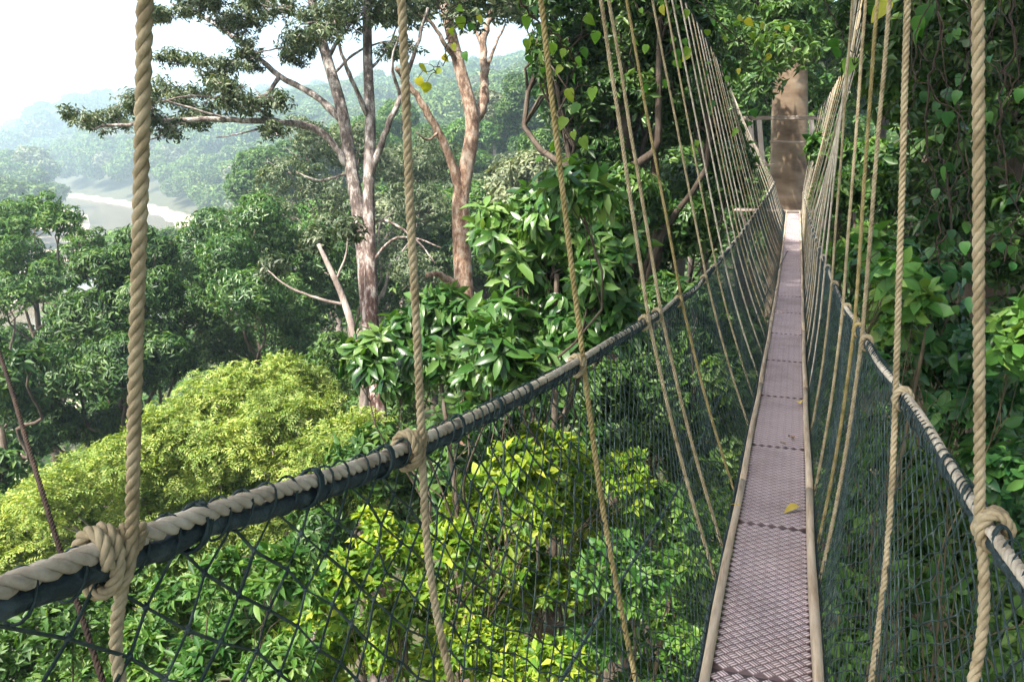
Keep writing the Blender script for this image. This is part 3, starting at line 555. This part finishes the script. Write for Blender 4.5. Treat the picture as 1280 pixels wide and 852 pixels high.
# right-hand tree hung with vines; trunk widened as dark backdrop for deep shade
root = tree('vine_covered_tree', 'dark vine-smothered jungle tree looming over the right rail', 'tree', [(1150,40,60),(1200,100,60),(1260,60,70),(1160,140,55),(1225,180,60),(1290,160,70),(1120,60,45),(1150,220,50),(1210,260,60),(1280,270,60),(1165,300,46),(1100,-10,60),(1200,-20,80),(1290,-30,80),(1280,350,60)], 9.5,
     dict(bl, n=1700, m=6, L=.15, W=.06, shape='kite'), LM['dark'], tr=1.15, flat=.95, top=0, base=P(1262, 300, 11.2)[:2], inner=.5, limbs=False, trunk=[[*P(1262, 300, 11.2)[:2], 8], [*P(1255, 300, 11.2)[:2], 20], [*P(1245, 300, 11.2)[:2], 30], [*P(1235, 300, 11.2)[:2], 40]])
def hanging(name, label, path, r, leaves, style, mat, L, parent=None):
    p = catmull(R3(path), 8); p[1:-1] += rng.normal(0, .012, (len(p) - 2, 3)); o = empty(name, tuple(p[0]), label, 'vine')
    mb = MB(); tube(mb, p, np.linspace(r, r * .5, len(p)), 5); mb.build('stem', M['vine'], o, True)
    if leaves:
        B, Ax, Nn, Ls = [], [], [], []
        for lf in leaves:
            q = P(*lf[:3]); k = int(np.argmin(np.linalg.norm(p - q, axis=1))); B.append(q)
            Ax.append(unit(rng.normal(0, .45, 3) + [0, 0, -1])); Nn.append(unit(-ray(lf[0], lf[1]) + [-.4, 0, .5] + rng.normal(0, .45, 3))); Ls.append(L * rng.uniform(.7, 1.25))
            mb = MB(); tube(mb, limb_pts(p[k], q, .3, 4, .05), [.003, .0025, .002, .0015], 4); mb.build('leaf_stalk', M['vine'], o)
        leaf_objects(o, np.array(B), np.array(Ax), np.array(Nn), np.array(Ls), style, mat)
    return o
def scatter(n, x0, x1, y0, y1, d0, d1): return [(rng.uniform(x0, x1), rng.uniform(y0, y1), rng.uniform(d0, d1)) for _ in range(n)]
V1 = [(640,-30,4.6),(655,10,4.6),(690,40,4.6),(720,80,4.7),(715,130,4.7),(700,190,4.8)]
hanging('hanging_vine', 'yellowing heart-leaved vine trailing beside the third left rope', V1, .007, [(657,22,4.6),(676,32,4.6),(660,50,4.6),(690,55,4.6),(705,62,4.6),(722,72,4.6),(702,84,4.6),(684,84,4.6),(718,92,4.7),(730,60,4.7),(712,112,4.7),(722,130,4.7),(706,148,4.7),(716,165,4.7),(694,178,4.8),(676,196,4.8),(660,70,4.6),(676,66,4.6),(733,20,4.7),(745,40,4.7),(742,110,4.7),(728,172,4.8),(670,8,4.6)], 'heart', LM['vine'], .068)
hanging('hanging_vine', 'vine with scattered yellow leaves dangling before the tan forked trunk', [(520,-30,5),(545,0,5),(560,40,5),(556,70,5),(545,90,5)], .006, [(572,8,5),(590,2,5),(575,22,5),(598,20,5),(566,40,5),(580,66,5),(554,70,5),(550,86,5),(528,80,5),(522,98,5),(533,104,5),(566,55,5),(590,30,5)], 'heart', LM['vine'], .066)
hanging('hanging_vine', 'thin leafy vine drooping over the middle ropes', [(760,-30,7),(800,10,7),(840,40,7),(830,90,7),(870,150,7.2)], .006, scatter(14, 790, 870, -5, 120, 6.6, 7.4) + [(872,176,7),(866,185,7)], 'heart', LM['vine'], .075)
hanging('hanging_vine', 'leafy vine strung above the far crossbeam', [(850,-20,9),(900,30,9),(950,80,9.2),(935,130,9.5),(940,160,9.6)], .008, scatter(24, 880, 990, 20, 165, 8.6, 9.8), 'heart', LM['vine'], .09)
hanging('hanging_vine', 'vine with one large bright leaf beside the right ropes', [(1010,-30,6),(1040,20,6),(1066,70,6),(1075,100,6)], .006, [(1065,74,6),(1048,62,6),(1040,50,6.1),(1090,8,6),(1110,4,5),(1148,22,5),(1150,38,5),(1155,8,5)], 'heart', LM['vine'], .13)
for q, (x, lab) in enumerate([(1165, 'dark leafy creeper hanging just right of the second right rope'), (1205, 'dark heart-leaved creeper between the two right ropes'), (1258, 'broad-leaved creeper right of the last rope'), (1180, 'tangled creeper low behind the right rail')]):
    y1 = 330 if q < 3 else 420; y0 = -30 if q < 3 else 200
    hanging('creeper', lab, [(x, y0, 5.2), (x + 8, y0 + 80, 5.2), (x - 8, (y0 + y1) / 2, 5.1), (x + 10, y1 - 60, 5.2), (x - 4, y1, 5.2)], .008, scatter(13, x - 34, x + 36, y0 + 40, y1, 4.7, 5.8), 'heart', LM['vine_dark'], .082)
for q in range(14):
    x = rng.uniform(1125, 1290); dd_ = rng.uniform(4.6, 7); y1 = rng.uniform(180, 480)
    o = hanging('bare_vine', 'bare brown vine dangling before the dark foliage on the right', [(x, -40, dd_), (x + rng.normal(0, 25), y1 * .25, dd_), (x + rng.normal(0, 35), y1 * .5, dd_ - .2), (x + rng.normal(0, 40), y1 * .8, dd_), (x + rng.normal(0, 45), y1, dd_)], rng.uniform(.002, .005), [], 'heart', None, 0); o['group'] = 'bare vines on the right'
tree('understorey_tree', 'dark green undergrowth below the right net', 'tree', [(1080,560,50),(1110,640,56),(1160,600,56),(1210,660,60),(1080,720,56),(1150,740,60),(1240,760,64),(1100,820,60),(1190,840,64),(1290,720,60),(1290,840,64),(1060,640,40),(1050,480,34)], 9.0, dict(bl, n=2100, m=6, L=.17, W=.08, shape='kite'), LM['mid'], tr=.035, flat=.9)
tree('understorey_tree', 'leafy treetop filling the drop under the deck', 'tree', [(905,470,44),(915,550,44),(895,640,46),(890,730,46),(925,410,34),(930,640,44),(945,520,40),(960,430,36),(1010,450,34),(1020,540,40),(1030,400,26),(900,820,50)], 12.5, dict(bl, n=2200, m=6, L=.19, W=.085, shape='kite'), LM['mid'], tr=.1, flat=.85)
tree('broadleaf_tree', 'dark tree in the shadowed gap left of the lime tree', 'tree', [(-20,520,50),(15,560,44),(-30,600,60),(30,500,36),(0,470,36),(-10,640,50),(45,450,26),(-40,430,50)], 21, dict(sp_b, n=1900, L=.22, W=.085), LM['dark'], tr=.2)
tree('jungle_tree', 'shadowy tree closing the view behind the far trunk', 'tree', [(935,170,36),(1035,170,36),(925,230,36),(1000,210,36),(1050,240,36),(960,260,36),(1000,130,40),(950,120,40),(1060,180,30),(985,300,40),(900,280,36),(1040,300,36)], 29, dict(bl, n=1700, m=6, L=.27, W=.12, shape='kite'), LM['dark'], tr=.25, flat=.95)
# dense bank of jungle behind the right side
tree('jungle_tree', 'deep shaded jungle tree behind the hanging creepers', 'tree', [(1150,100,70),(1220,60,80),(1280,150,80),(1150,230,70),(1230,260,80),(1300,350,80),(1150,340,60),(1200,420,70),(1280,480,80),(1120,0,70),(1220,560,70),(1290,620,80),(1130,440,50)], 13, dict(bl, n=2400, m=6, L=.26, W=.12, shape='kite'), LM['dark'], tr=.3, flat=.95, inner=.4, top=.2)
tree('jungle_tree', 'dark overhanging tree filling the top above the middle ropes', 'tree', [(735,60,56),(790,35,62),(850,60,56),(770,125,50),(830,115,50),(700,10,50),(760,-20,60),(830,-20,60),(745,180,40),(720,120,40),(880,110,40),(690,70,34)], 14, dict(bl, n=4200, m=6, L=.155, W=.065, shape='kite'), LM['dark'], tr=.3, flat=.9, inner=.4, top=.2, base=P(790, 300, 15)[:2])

# unseen tree added behind the viewer to shade the deck and right-hand jungle
sh_root = empty('unseen_shade_tree', (4.2, -5, float(height(4.2, -5))), 'unseen tall tree added at the near end, boughs placed to shade the walkway', 'tree')
gz = float(height(4.2, -5)); tp = np.array([[4.2, -5, gz - .3], [4.1, -5, gz + 8], [3.8, -4.6, CZ + 2], [3.2, -3.6, CZ + 6], [2.4, -2, CZ + 8]])
mb = MB(); tube(mb, catmull(tp, 5), np.linspace(.5, .2, 21), 12); mb.build('trunk', M['bark_dark'], sh_root, True)
CC = np.array([[rng.uniform(-3.6, 8), rng.uniform(-9, 10), CZ + rng.uniform(6.8, 8.6)] for _ in range(56)]); CR = rng.uniform(1.3, 1.9, 56)
for c in CC[::3]: mb = MB(); q = limb_pts([2.8, -2.6, CZ + 7], c, .1, 8, .03); tube(mb, q, np.linspace(.14, .04, 8), 6); mb.build('limb', M['bark_dark'], sh_root, True)
sky_block = [[rng.uniform(1.6, 11), rng.uniform(-3, 10), CZ + rng.uniform(2.6, 5.5)] for _ in range(160)]
sky_block = np.array([e for e in sky_block if project([e])[1][0] < -130 - 1400 / max(project([e])[2][0], 1) or project([e])[0][0] > 1500 or e[1] < -1])[:44]  # added clumps kept out of view, blocking skylight over the right side
deck_shade = np.array([[-.05 + to_sun.x / to_sun.z * 9.1 + rng.normal(0, .25), y_ + to_sun.y / to_sun.z * 9.1, CZ + 7.5 + rng.normal(0, .3)] for y_ in np.arange(-.5, 16, 1.1)])  # added clumps along the sun's path, keeping the deck in even shade
CC = np.concatenate([CC, sky_block, deck_shade]); CR = np.concatenate([CR, rng.uniform(.9, 1.4, len(sky_block)), np.full(len(deck_shade), 1.35)])
tips, dirs, _ = shell(CC, np.stack([CR, CR, CR * .5], 1), 11000, .2, .5)
link('crown', crown_mesh('crown', [rosette(tips, dirs, 5, .30, .13)], LM['dark']), sh_root)['kind'] = 'stuff'

# ------------------------------------------------------------------ the walkway
walk = empty('canopy_walkway', (0, 0, CZ - 1.45), 'narrow rope canopy walkway with tread-plate deck, green side nets and rope hangers', 'walkway')
DY = np.array([-1.5, 0, 2.25, 5.9, 9.5, 13.25, 18, 22.8]); DZ = CZ + np.array([-1.40, -1.46, -1.60, -1.78, -1.845, -1.85, -1.73, -1.52]); DX = np.array([.02, .02, .02, .036, .05, .064, .062, .05])
_dense = catmull(np.stack([DX, DY, DZ], 1), 12)
def deck(Y): return np.stack([np.interp(Y, _dense[:, 1], _dense[:, 0]), np.asarray(Y, float) + 0 * np.asarray(Y, float), np.interp(Y, _dense[:, 1], _dense[:, 2])], -1)
RL = catmull(np.array([[-.53, -1.5, CZ - .10], [-.515, -.4, CZ - .20]] + [PY(*q) for q in [(145,682,.46),(515,553,1.0),(722,452,2.0),(806,400,3.07),(848,374,4.13),(880,347,5.45),(930,287,10.4),(955,250,16.5),(969,226,22.4)]]), 10)
RR = catmull(np.array([[.34, -1.5, CZ - .22], [.33, -.2, CZ - .37]] + [PY(*q) for q in [(1240,652,1.25),(1128,493,2.2),(1083,425,3.2),(1058,384,4.25),(1043,355,5.4),(1022,303,9.0),(1011,268,14.5),(1004,240,22.4)]]), 10)
def rail(side, Y): c = RL if side < 0 else RR; return np.stack([np.interp(Y, c[:, 1], c[:, 0]), np.asarray(Y, float), np.interp(Y, c[:, 1], c[:, 2])], -1)
Y0, Y1 = -1.4, 22.6
# deck plates: one stamped plate shared by all
PLW, PLL = .30, 27 * .046; cell = .046; pads_v, pads_f, pu = [], [], []
mb = MB(); box(mb, (0, 0, -.006), (PLW, PLL - .004, .012)); Vb = np.concatenate(mb.V); Fb = np.concatenate(mb.F[4]); nb = len(Vb)
cols = int(PLW / cell); cols += 1; xs = (np.arange(cols * 2 + 1) - cols) * cell / 2; rows = int(PLL / cell) + 1; h = cell * .455; uvs = [np.zeros((len(Fb) * 4, 2))]
k = nb
for ix, x in enumerate(xs):
    if abs(x) > PLW / 2 - .004: continue
    for iy in range(rows):
        y = -PLL / 2 + (iy + .5 * (ix % 2) + .5) * cell
        if y > PLL / 2 - .022: continue
        bz = np.array([[0, -1], [1, 0], [0, 1], [-1, 0]]); jx, jy = x, y
        pads_v.append(np.concatenate([np.c_[bz * h + [jx, jy], np.full(4, .0004)], np.c_[bz * h * .86 + [jx, jy], np.full(4, .0030)]]))
        pads_f += [[k + 4, k + 5, k + 6, k + 7], [k, k + 1, k + 5, k + 4], [k + 1, k + 2, k + 6, k + 5], [k + 2, k + 3, k + 7, k + 6], [k + 3, k, k + 4, k + 7]]
        u = np.array([[0, 0], [1, 0], [1, 1], [0, 1]], float) if (ix + iy * 2) % 2 == 0 else np.array([[0, 0], [0, 1], [1, 1], [1, 0]], float)
        uvs.append(np.concatenate([u * .98 + 1, np.zeros((16, 2))])); k += 8
m1, nt, n, l, b = new_mat('tread_plate_base'); b.inputs['Base Color'].default_value = (.085, .055, .06, 1); b.inputs['Roughness'].default_value = .7
m2, nt, n, l, b = new_mat('tread_plate_pads')
uvn = n.new('ShaderNodeUVMap'); wv = n.new('ShaderNodeTexWave'); wv.wave_type = 'BANDS'; wv.bands_direction = 'X'; wv.inputs['Scale'].default_value = .72; wv.inputs['Distortion'].default_value = 0
l.new(uvn.outputs[0], wv.inputs['Vector']); rr_ = ramp(n, [(.20, .148, .152), (.66, .59, .595)], [.2, .7]); l.new(wv.outputs[0], rr_.inputs[0])
tc = n.new('ShaderNodeTexCoord'); tx = n.new('ShaderNodeTexNoise'); tx.inputs['Scale'].default_value = 2.2; tx.inputs['Detail'].default_value = 9; tx.inputs['Roughness'].default_value = .7
gp_ = n.new('ShaderNodeNewGeometry'); l.new(gp_.outputs['Position'], tx.inputs['Vector'])
dr = ramp(n, [(.66, .60, .58), (.92, .88, .88), (1.05, 1.0, 1.02)], [.32, .5, .66]); l.new(tx.outputs[0], dr.inputs[0])
mxx = n.new('ShaderNodeMix'); mxx.data_type = 'RGBA'; mxx.blend_type = 'MULTIPLY'; mxx.inputs[0].default_value = 1; l.new(rr_.outputs[0], mxx.inputs[6]); l.new(dr.outputs[0], mxx.inputs[7]); l.new(mxx.outputs[2], b.inputs['Base Color'])
b.inputs['Roughness'].default_value = .55
nf = len(pads_f); plate = mesh_np('deck_plate', np.concatenate([Vb] + pads_v), np.concatenate([Fb, np.array(pads_f)]), [m1, m2], uv=np.concatenate(uvs), midx=np.concatenate([np.zeros(len(Fb)), np.ones(nf)]))
yc = Y0 + PLL / 2
while yc < Y1:
    a, c = deck(yc - PLL / 2), deck(yc + PLL / 2); o = bpy.data.objects.new('deck_plate', plate); COL.objects.link(o); o.parent = walk; o.matrix_parent_inverse = Matrix.Translation(-walk.location)
    v = unit(c - a); o.matrix_basis = Matrix.Translation(Vector((a + c) / 2)) @ Vector(v).to_track_quat('Y', 'Z').to_matrix().to_4x4() @ Matrix.Rotation(random.gauss(0, .006), 4, 'Y'); yc += PLL
# edge battens
M['batten'] = noise_mat('pale_batten_wood', [(.26, .19, .12), (.44, .35, .25), (.56, .48, .37)], 5, stretch=(9, .7, 9), bump=.35, bscale=30, bdist=.004)
for sd in (-1, 1):
    y = Y0 + (0 if sd < 0 else .7)
    while y < Y1:
        L_ = min(random.uniform(2.1, 2.8), Y1 - y + .01); ys = np.linspace(y + .006, y + L_ - .006, 9); p = deck(ys); p[:, 0] += sd * (PLW / 2 + .016 + .003 * np.sin(ys * 3 + sd)) ; p[:, 2] += .012 + rng.normal(0, .0012, 9)
        prof = np.array([.92, 1.12, .92, 1.12] * 2) ; V, Q_, T_ = sweep(p, prof, .0165 * (1 + .05 * np.sin(ys * 5)), twist=np.full(9, math.pi / 8)); mb = MB(); mb.add(V, Q_, T_); mb.build('edge_batten', M['batten'], walk); y += L_
# lashing rings (shared loop round rope and net edge)
th = np.linspace(0, 2 * np.pi, 15); lp = np.stack([.0122 * np.sin(th), .007 * np.sin(th + .8), -.009 + .0205 * np.cos(th)], 1)
mb = MB(); tube(mb, lp, .0015, 5); ring_thin = mb.mesh('lashing', M['twine'], True)
mb = MB()
for q in range(3): tube(mb, lp * [1.06, 1.2, 1.06] + [0, (q - 1) * .0036 + .001 * math.sin(q), 0], .0021, 5)
ring_fat = mb.mesh('lashing', M['twine'], True)
for sd in (-1, 1):
    ys = np.arange(Y0, Y1, .05); p = rail(sd, ys); p += np.c_[.006 * np.sin(ys * 4.1), 0 * ys, .006 * np.sin(ys * 3.3 + 1)]
    near, far = p[ys < 6], p[ys >= 5.96]
    mb = MB(); rope(mb, near, .0092, k=6, seg=7); tube(mb, far, .0092, 7); rr_o = mb.build('rail_rope', M['rail_rope'], walk, True)
    tag(rr_o, 'pale laid rope of the left rail' if sd < 0 else 'pale laid rope of the right rail')
    c = p + [sd * .003, 0, -.0175]; c += rng.normal(0, .0014, c.shape); pc, s_ = resample(c, .02); pc = pc + rng.normal(0, .0008, pc.shape)
    mb = MB(); V, Q_, T_ = sweep(pc, np.ones(8), .0098 + rng.normal(0, .0008, len(pc))); mb.add(V, Q_, T_); mb.build('net_edge', M['core'], walk, True)
    # children of the rail rope
    y = -.3; q = 0; farmb = MB()
    while y < Y1 - .1:
        a = rail(sd, y); v = unit(rail(sd, y + .05) - a); Mx = Matrix.Translation(Vector(a)) @ Vector(v).to_track_quat('Y', 'Z').to_matrix().to_4x4() @ Matrix.Rotation(random.gauss(0, .25), 4, 'Z')
        fat = q % 5 == 0; me_ = ring_fat if fat else ring_thin
        if y < 5.5:
            o = bpy.data.objects.new('lashing', me_); COL.objects.link(o); o.parent = rr_o; o.matrix_basis = Mx; o.matrix_parent_inverse = Matrix.Identity(4)
            o.matrix_parent_inverse = Matrix.Identity(4); 
        else:
            R_ = np.array(Mx)[:3, :3]; tube(farmb, (lp @ R_.T) + a, .003, 4)
        y += (.036 if sd > 0 else .045) * random.uniform(.6, 1.4); q += 1
    farmb.build('lashings', M['twine'], rr_o)['kind'] = 'stuff'
# nets
for sd in (-1, 1):
    cu, R_ = .076, 36; ncol = int((Y1 - Y0) / cu); rws = np.arange(R_ + 1); jc = np.arange(ncol)
    U = Y0 + (jc[:, None] + .5 * (rws[None] % 2)) * cu + rng.normal(0, .006, (ncol, R_ + 1)); U = U + .02 * np.sin(U * 2.2 + rws[None] * .3); v = (rws / R_)[None] + rng.normal(0, .004, (ncol, R_ + 1)); v[:, 0] = 0; v[:, -1] = 1
    top = rail(sd, U) + [sd * .003, 0, -.024]; bot = deck(U) + [sd * (PLW / 2 + .045), 0, -.05]
    Nn = top + (bot - top) * v[..., None]; bul = np.sin(np.pi * v) * (.035 + .018 * np.sin(U * 1.7) + .01 * np.sin(U * 5.3 + v * 4)); Nn[..., 0] += sd * bul; Nn[..., 2] -= bul * .5
    ii, rr2 = np.meshgrid(jc, rws[:-1], indexing='ij'); ii, rr2 = ii.ravel(), rr2.ravel(); E_ = []
    for dlt in (0, 1):
        j2 = np.where(rr2 % 2 == 0, ii - 1 + dlt, ii + dlt); ok = (j2 >= 0) & (j2 < ncol); E_.append(np.stack([ii[ok] * (R_ + 1) + rr2[ok], j2[ok] * (R_ + 1) + rr2[ok] + 1], 1))
    E_ = np.concatenate(E_); Pn = Nn.reshape(-1, 3); A_, B_ = Pn[E_[:, 0]], Pn[E_[:, 1]]; T_ = unit(B_ - A_); s1 = unit(np.cross(T_, [1., 0, 0])); s2 = np.cross(T_, s1); rd = .0018 * (1 + .15 * rng.normal(size=(len(A_), 1)))
    ringv = [s1 * math.cos(a) + s2 * math.sin(a) for a in (0, 2.094, 4.189)]; V = np.stack([A_ + x * rd for x in ringv] + [B_ + x * rd for x in ringv], 1).reshape(-1, 3); o_ = (np.arange(len(A_)) * 6)[:, None]
    Qn = np.concatenate([o_ + [[a, (a + 1) % 3, (a + 1) % 3 + 3, a + 3]] for a in range(3)]); mb = MB(); mb.add(V, Qn)
    oct_ = np.array([[1, 0, 0], [-1, 0, 0], [0, 1, 0], [0, -1, 0], [0, 0, 1], [0, 0, -1]]) * .0040; of = np.array([[0, 2, 4], [2, 1, 4], [1, 3, 4], [3, 0, 4], [2, 0, 5], [1, 2, 5], [3, 1, 5], [0, 3, 5]])
    Pn = Pn[Pn[:, 1] < 7]; sz = 1 + .10 * rng.normal(size=(len(Pn), 1, 1)); mb.add((Pn[:, None] + oct_[None] * sz * [1, 1, 1.3]).reshape(-1, 3), (np.arange(len(Pn))[:, None, None] * 6 + of[None]).reshape(-1, 3))
    mb.build('side_net', M['net'], walk)['kind'] = 'stuff'
    ys = np.arange(Y0, Y1, .12); p = deck(ys) + [sd * (PLW / 2 + .045), 0, -.05]; mb = MB(); tube(mb, p + rng.normal(0, .003, p.shape), .008, 6); mb.build('net_foot_cord', M['core'], walk, True)
mb = MB(); p = catmull([PY(*q) for q in [(690,870,1.62),(770,735,2.2),(850,605,3.3),(905,485,5.2),(950,385,9),(985,312,16)]], 8); rope(mb, p, .0055, seg=5, k=5); mb.build('seam_cord', M['net'], walk, True)
# hangers
def knot(parent, c, tang, up, r, mat, lod):
    b_ = unit(np.cross(tang, [0, 0, 1.])); u_ = np.cross(b_, tang); tt = np.linspace(0, 2.2 * 2 * np.pi, 44 if lod < 1 else 22); mb = MB()
    p = c + np.outer(.0185 * np.cos(tt), b_) + np.outer(.0265 * np.sin(tt) - .008, u_) + np.outer(np.linspace(-.026, -.002, len(tt)), tang)
    t2 = np.linspace(-.4, 2 * np.pi - .2, 24 if lod < 1 else 12); sdv = up * .022; 
    p2 = c + np.outer(.0145 * np.cos(t2), tang) + np.outer(.017 * np.sin(t2), b_) + np.outer(-.006 + .019 * np.sin(t2 + 1.0), np.array([0, 0, 1.])) + tang * .007
    if lod < 2: rope(mb, p, r * .95); rope(mb, p2, r * .95)
    else: tube(mb, p[::2], r * 1.1, 5); tube(mb, p2, r * 1.1, 5)
    return mb.build('knot', mat, parent, True)
def child_world(o): o.matrix_parent_inverse = Matrix.Identity(4); return o
cable = {-1: [], 1: []}
def hanger(sd, Y, xt=None, low=None, mat='rope', topz=1.45):
    k0 = rail(sd, Y); tang = unit(rail(sd, Y + .05) - k0)
    if xt is not None:
        e = PY(xt, 0, Y); dirv = (e - k0) / (e[2] - k0[2]); top = k0 + dirv * (CZ + topz - k0[2])
    else: top = np.array([np.interp(Y, *CX[sd]), Y + rng.normal(0, .1), CZ + np.interp(Y, [6, 10, 15, 20, 22.6], [1.45, 1.45, 1.42, 1.25, .98])])
    cable[sd].append(top); k1 = k0 + [-sd * .016, 0, 0]
    foot = deck(Y) + [sd * (PLW / 2 + .05), 0, -.07] if low is None else PY(*low)
    a = top + (k1 - top) * np.linspace(0, 1, 12)[:, None]; a[1:-1] += np.cumsum(rng.normal(0, .0016, (10, 3)), 0) * np.sin(np.linspace(0, np.pi, 12))[1:-1, None]
    t = np.linspace(0, 1, 12)[1:, None]; bw = k1 + (foot - k1) * t; bw[:, 0] += sd * (.012 * np.sin(np.pi * t[:, 0])); bw[:, 2] -= .01 * np.sin(np.pi * t[:, 0])
    if low is not None: bw = np.concatenate([bw, [foot + (deck(foot[1]) + [0, 0, -.1] - foot) * s_ for s_ in (.5, 1)]])
    else: bw = np.concatenate([bw, [deck(Y) + [0, 0, -.085]]])
    path = np.concatenate([a, bw]); lod = 0 if Y < 2.5 else 1 if Y < 6 else 2; r = (.0056 if Y < .6 else .0063 if Y < 1.1 else .0076 if Y < 2.1 and sd < 0 else .0082) if Y < 6 else .0078; mb = MB()
    if lod == 0: rope(mb, path, r)
    elif lod == 1: rope(mb, path, r, seg=5, k=5)
    else: tube(mb, path[::2], r, 5)
    o = mb.build('hanger_rope', M[mat], walk, True); kn = knot(o, k0, tang, unit(top - k0), r * 1.08, M[mat if lod else 'rope'], lod); kn.matrix_parent_inverse = Matrix.Identity(4)
CX = {}
for Y, xt, low, mt_ in [(.46, 155, (152, 860, .44), 'rope'), (1.0, 495, (566, 860, .95), 'rope'), (2.0, 670, (797, 860, 1.85), 'rope_moss'), (3.07, 748, None, 'rope'), (3.4, 757, None, 'rope'), (4.13, 782, None, 'rope_moss'), (5.45, 815, None, 'rope')]: hanger(-1, Y, xt, low, mt_)
for Y, xt, low, mt_ in [(1.25, 1236, (1214, 860, 1.15), 'rope'), (2.2, 1139, (1088, 860, 1.95), 'rope'), (3.2, 1114, None, 'rope'), (3.55, 1100, None, 'rope_moss'), (4.25, 1082, None, 'rope'), (5.4, 1067, None, 'rope')]: hanger(1, Y, xt, low, mt_)
eL, eR = PY(922, 146, 22.6), PY(1020, 146, 22.6)
CX[-1] = ([5.45, 22.6], [cable[-1][-1][0], eL[0]]); CX[1] = ([5.4, 12, 20, 22.6], [cable[1][-1][0], .72, PY(1037, 110, 20)[0], eR[0]])
for sd in (-1, 1):
    Y = 6.2 + (.3 if sd > 0 else 0)
    while Y < 22.3: hanger(sd, Y, mat=['rail_rope', 'rope', 'rail_rope'][int(Y * 7) % 3]); Y += random.uniform(.55, .95)
    tops = np.array(sorted([tuple(t) for t in cable[sd]], key=lambda t: t[1])); e = eL if sd < 0 else eR
    mb = MB(); tube(mb, catmull(np.concatenate([[tops[0] + [0, -2.2, .2]], tops, [e]]), 3), .011, 6); mb.build('main_cable', M['core'], walk, True)
# far platform
plat = empty('tree_platform', (float(ptree[0]), 22.9, float(deck(22.8)[2]) - .2), 'small timber landing with crossbeam lashed to the far trunk', 'platform')
def beam(a, c, w, h_, name, mat):
    a, c = np.asarray(a), np.asarray(c); v = c - a; Lb = np.linalg.norm(v); R_ = np.array(Vector(v / Lb).to_track_quat('X', 'Z').to_matrix()); mb = MB(); box(mb, (a + c) / 2, (Lb, w, h_), R_); o = mb.build(name, mat, plat)
    bv = o.modifiers.new('bevel', 'BEVEL'); bv.width = .008; bv.segments = 2; return o
M['timber'] = noise_mat('grey_timber', [(.13, .10, .075), (.24, .19, .15), (.36, .30, .25)], 4, stretch=(.5, 6, 6), bump=.4, bscale=20, bdist=.01)
M['pale_board'] = noise_mat('pale_board', [(.36, .29, .24), (.52, .45, .40)], 5, stretch=(5, 5, .6), bump=.3)
beam(PY(912, 148, 22.75), PY(1028, 147, 22.75), .12, .10, 'crossbeam', M['timber']); beam(PY(962, 177, 22.7), PY(1012, 178, 22.7), .05, .05, 'rail_bar', M['timber']); beam(PY(930, 207, 22.6), PY(968, 206, 22.6), .06, .06, 'rail_bar', M['timber'])
dz = float(deck(22.8)[2])
for k in range(5): beam((ptree[0] - 1.3, 22.78 + k * .17, dz - .03), (ptree[0] + 1.3, 22.78 + k * .17, dz - .03 + rng.normal(0, .004)), .155, .04, 'floor_plank', M['timber'])
for x in (938, 949, 1014): beam(PY(x, 150, 22.72), PY(x + 4, 205 + rng.uniform(-10, 20), 22.72), .05, .13, 'upright_board', M['pale_board'])
for x in (-1.2, 1.2): beam((ptree[0] + x, 23.9, dz - .1), (ptree[0] + x * .35, 24.0, dz - 1.8), .09, .09, 'brace', M['timber'])
# dark stay rope outside the left rail
pl = catmull(np.array([P(-70, 260, 3.4), P(-2, 438, 2.7), P(36, 560, 2.3), P(76, 690, 2.0), P(112, 800, 1.8), P(150, 920, 1.7)]), 6)
o = MB(); rope(o, pl, .0075, seg=5, k=5); o = o.build('stay_rope', M['rope_dark'], None, True); tag(o, 'thin dark brown stay rope slanting down outside the left rail', 'rope')
# fallen leaves on the deck
m_y = leaf_mat('fallen_yellow_leaf', [(.55, .38, .05), (.62, .46, .10)], trans=.1); m_b = leaf_mat('fallen_brown_leaf', [(.30, .13, .04), (.42, .22, .07)], trans=.05)
for px, py, L_, mm, lab in [(998, 636, .085, m_y, 'curled yellow fallen leaf against the right edge batten'), (1000, 509, .10, m_y, 'yellow fallen leaf straddling the right batten farther along the deck'), (991, 551, .075, m_b, 'brown fallen leaf lying on the middle of the deck'), (974, 556, .05, m_b, 'tiny brown fallen leaf beside the larger brown one'), (924, 636, .05, m_y, 'small yellow fallen leaf on the left batten')]:
    lo, hi = 1.0, 22.
    for _ in range(40):
        mid = (lo + hi) / 2
        if PY(px, py, mid)[2] > deck(mid)[2] + .01: lo = mid
        else: hi = mid
    q = PY(px, py, lo); o = bpy.data.objects.new('fallen_leaf', leaf_mesh('fallen_leaf', mm, OVAL, .5, .5)); COL.objects.link(o); o.location = q + [0, 0, .016 if abs(q[0]) < .15 else .03]; o.scale = (L_,) * 3; o.rotation_euler = (.25, rng.normal(0, .2), rng.uniform(0, 6)); tag(o, lab, 'leaf')

# ------------------------------------------------------------------ haze: one even body of air
mb = MB(); box(mb, (0, 0, 125 - 5), (4800, 4800, 250)); hz = mb.build('haze', None); m = bpy.data.materials.new('haze_air'); m.use_nodes = True; n = m.node_tree.nodes; n.clear()
out = n.new('ShaderNodeOutputMaterial'); pv = n.new('ShaderNodeVolumePrincipled'); pv.inputs['Color'].default_value = (.66, .86, 1, 1); pv.inputs['Density'].default_value = .00065; pv.inputs['Anisotropy'].default_value = .2
m.node_tree.links.new(pv.outputs[0], out.inputs['Volume']); hz.data.materials.append(m); tag(hz, kind='stuff')
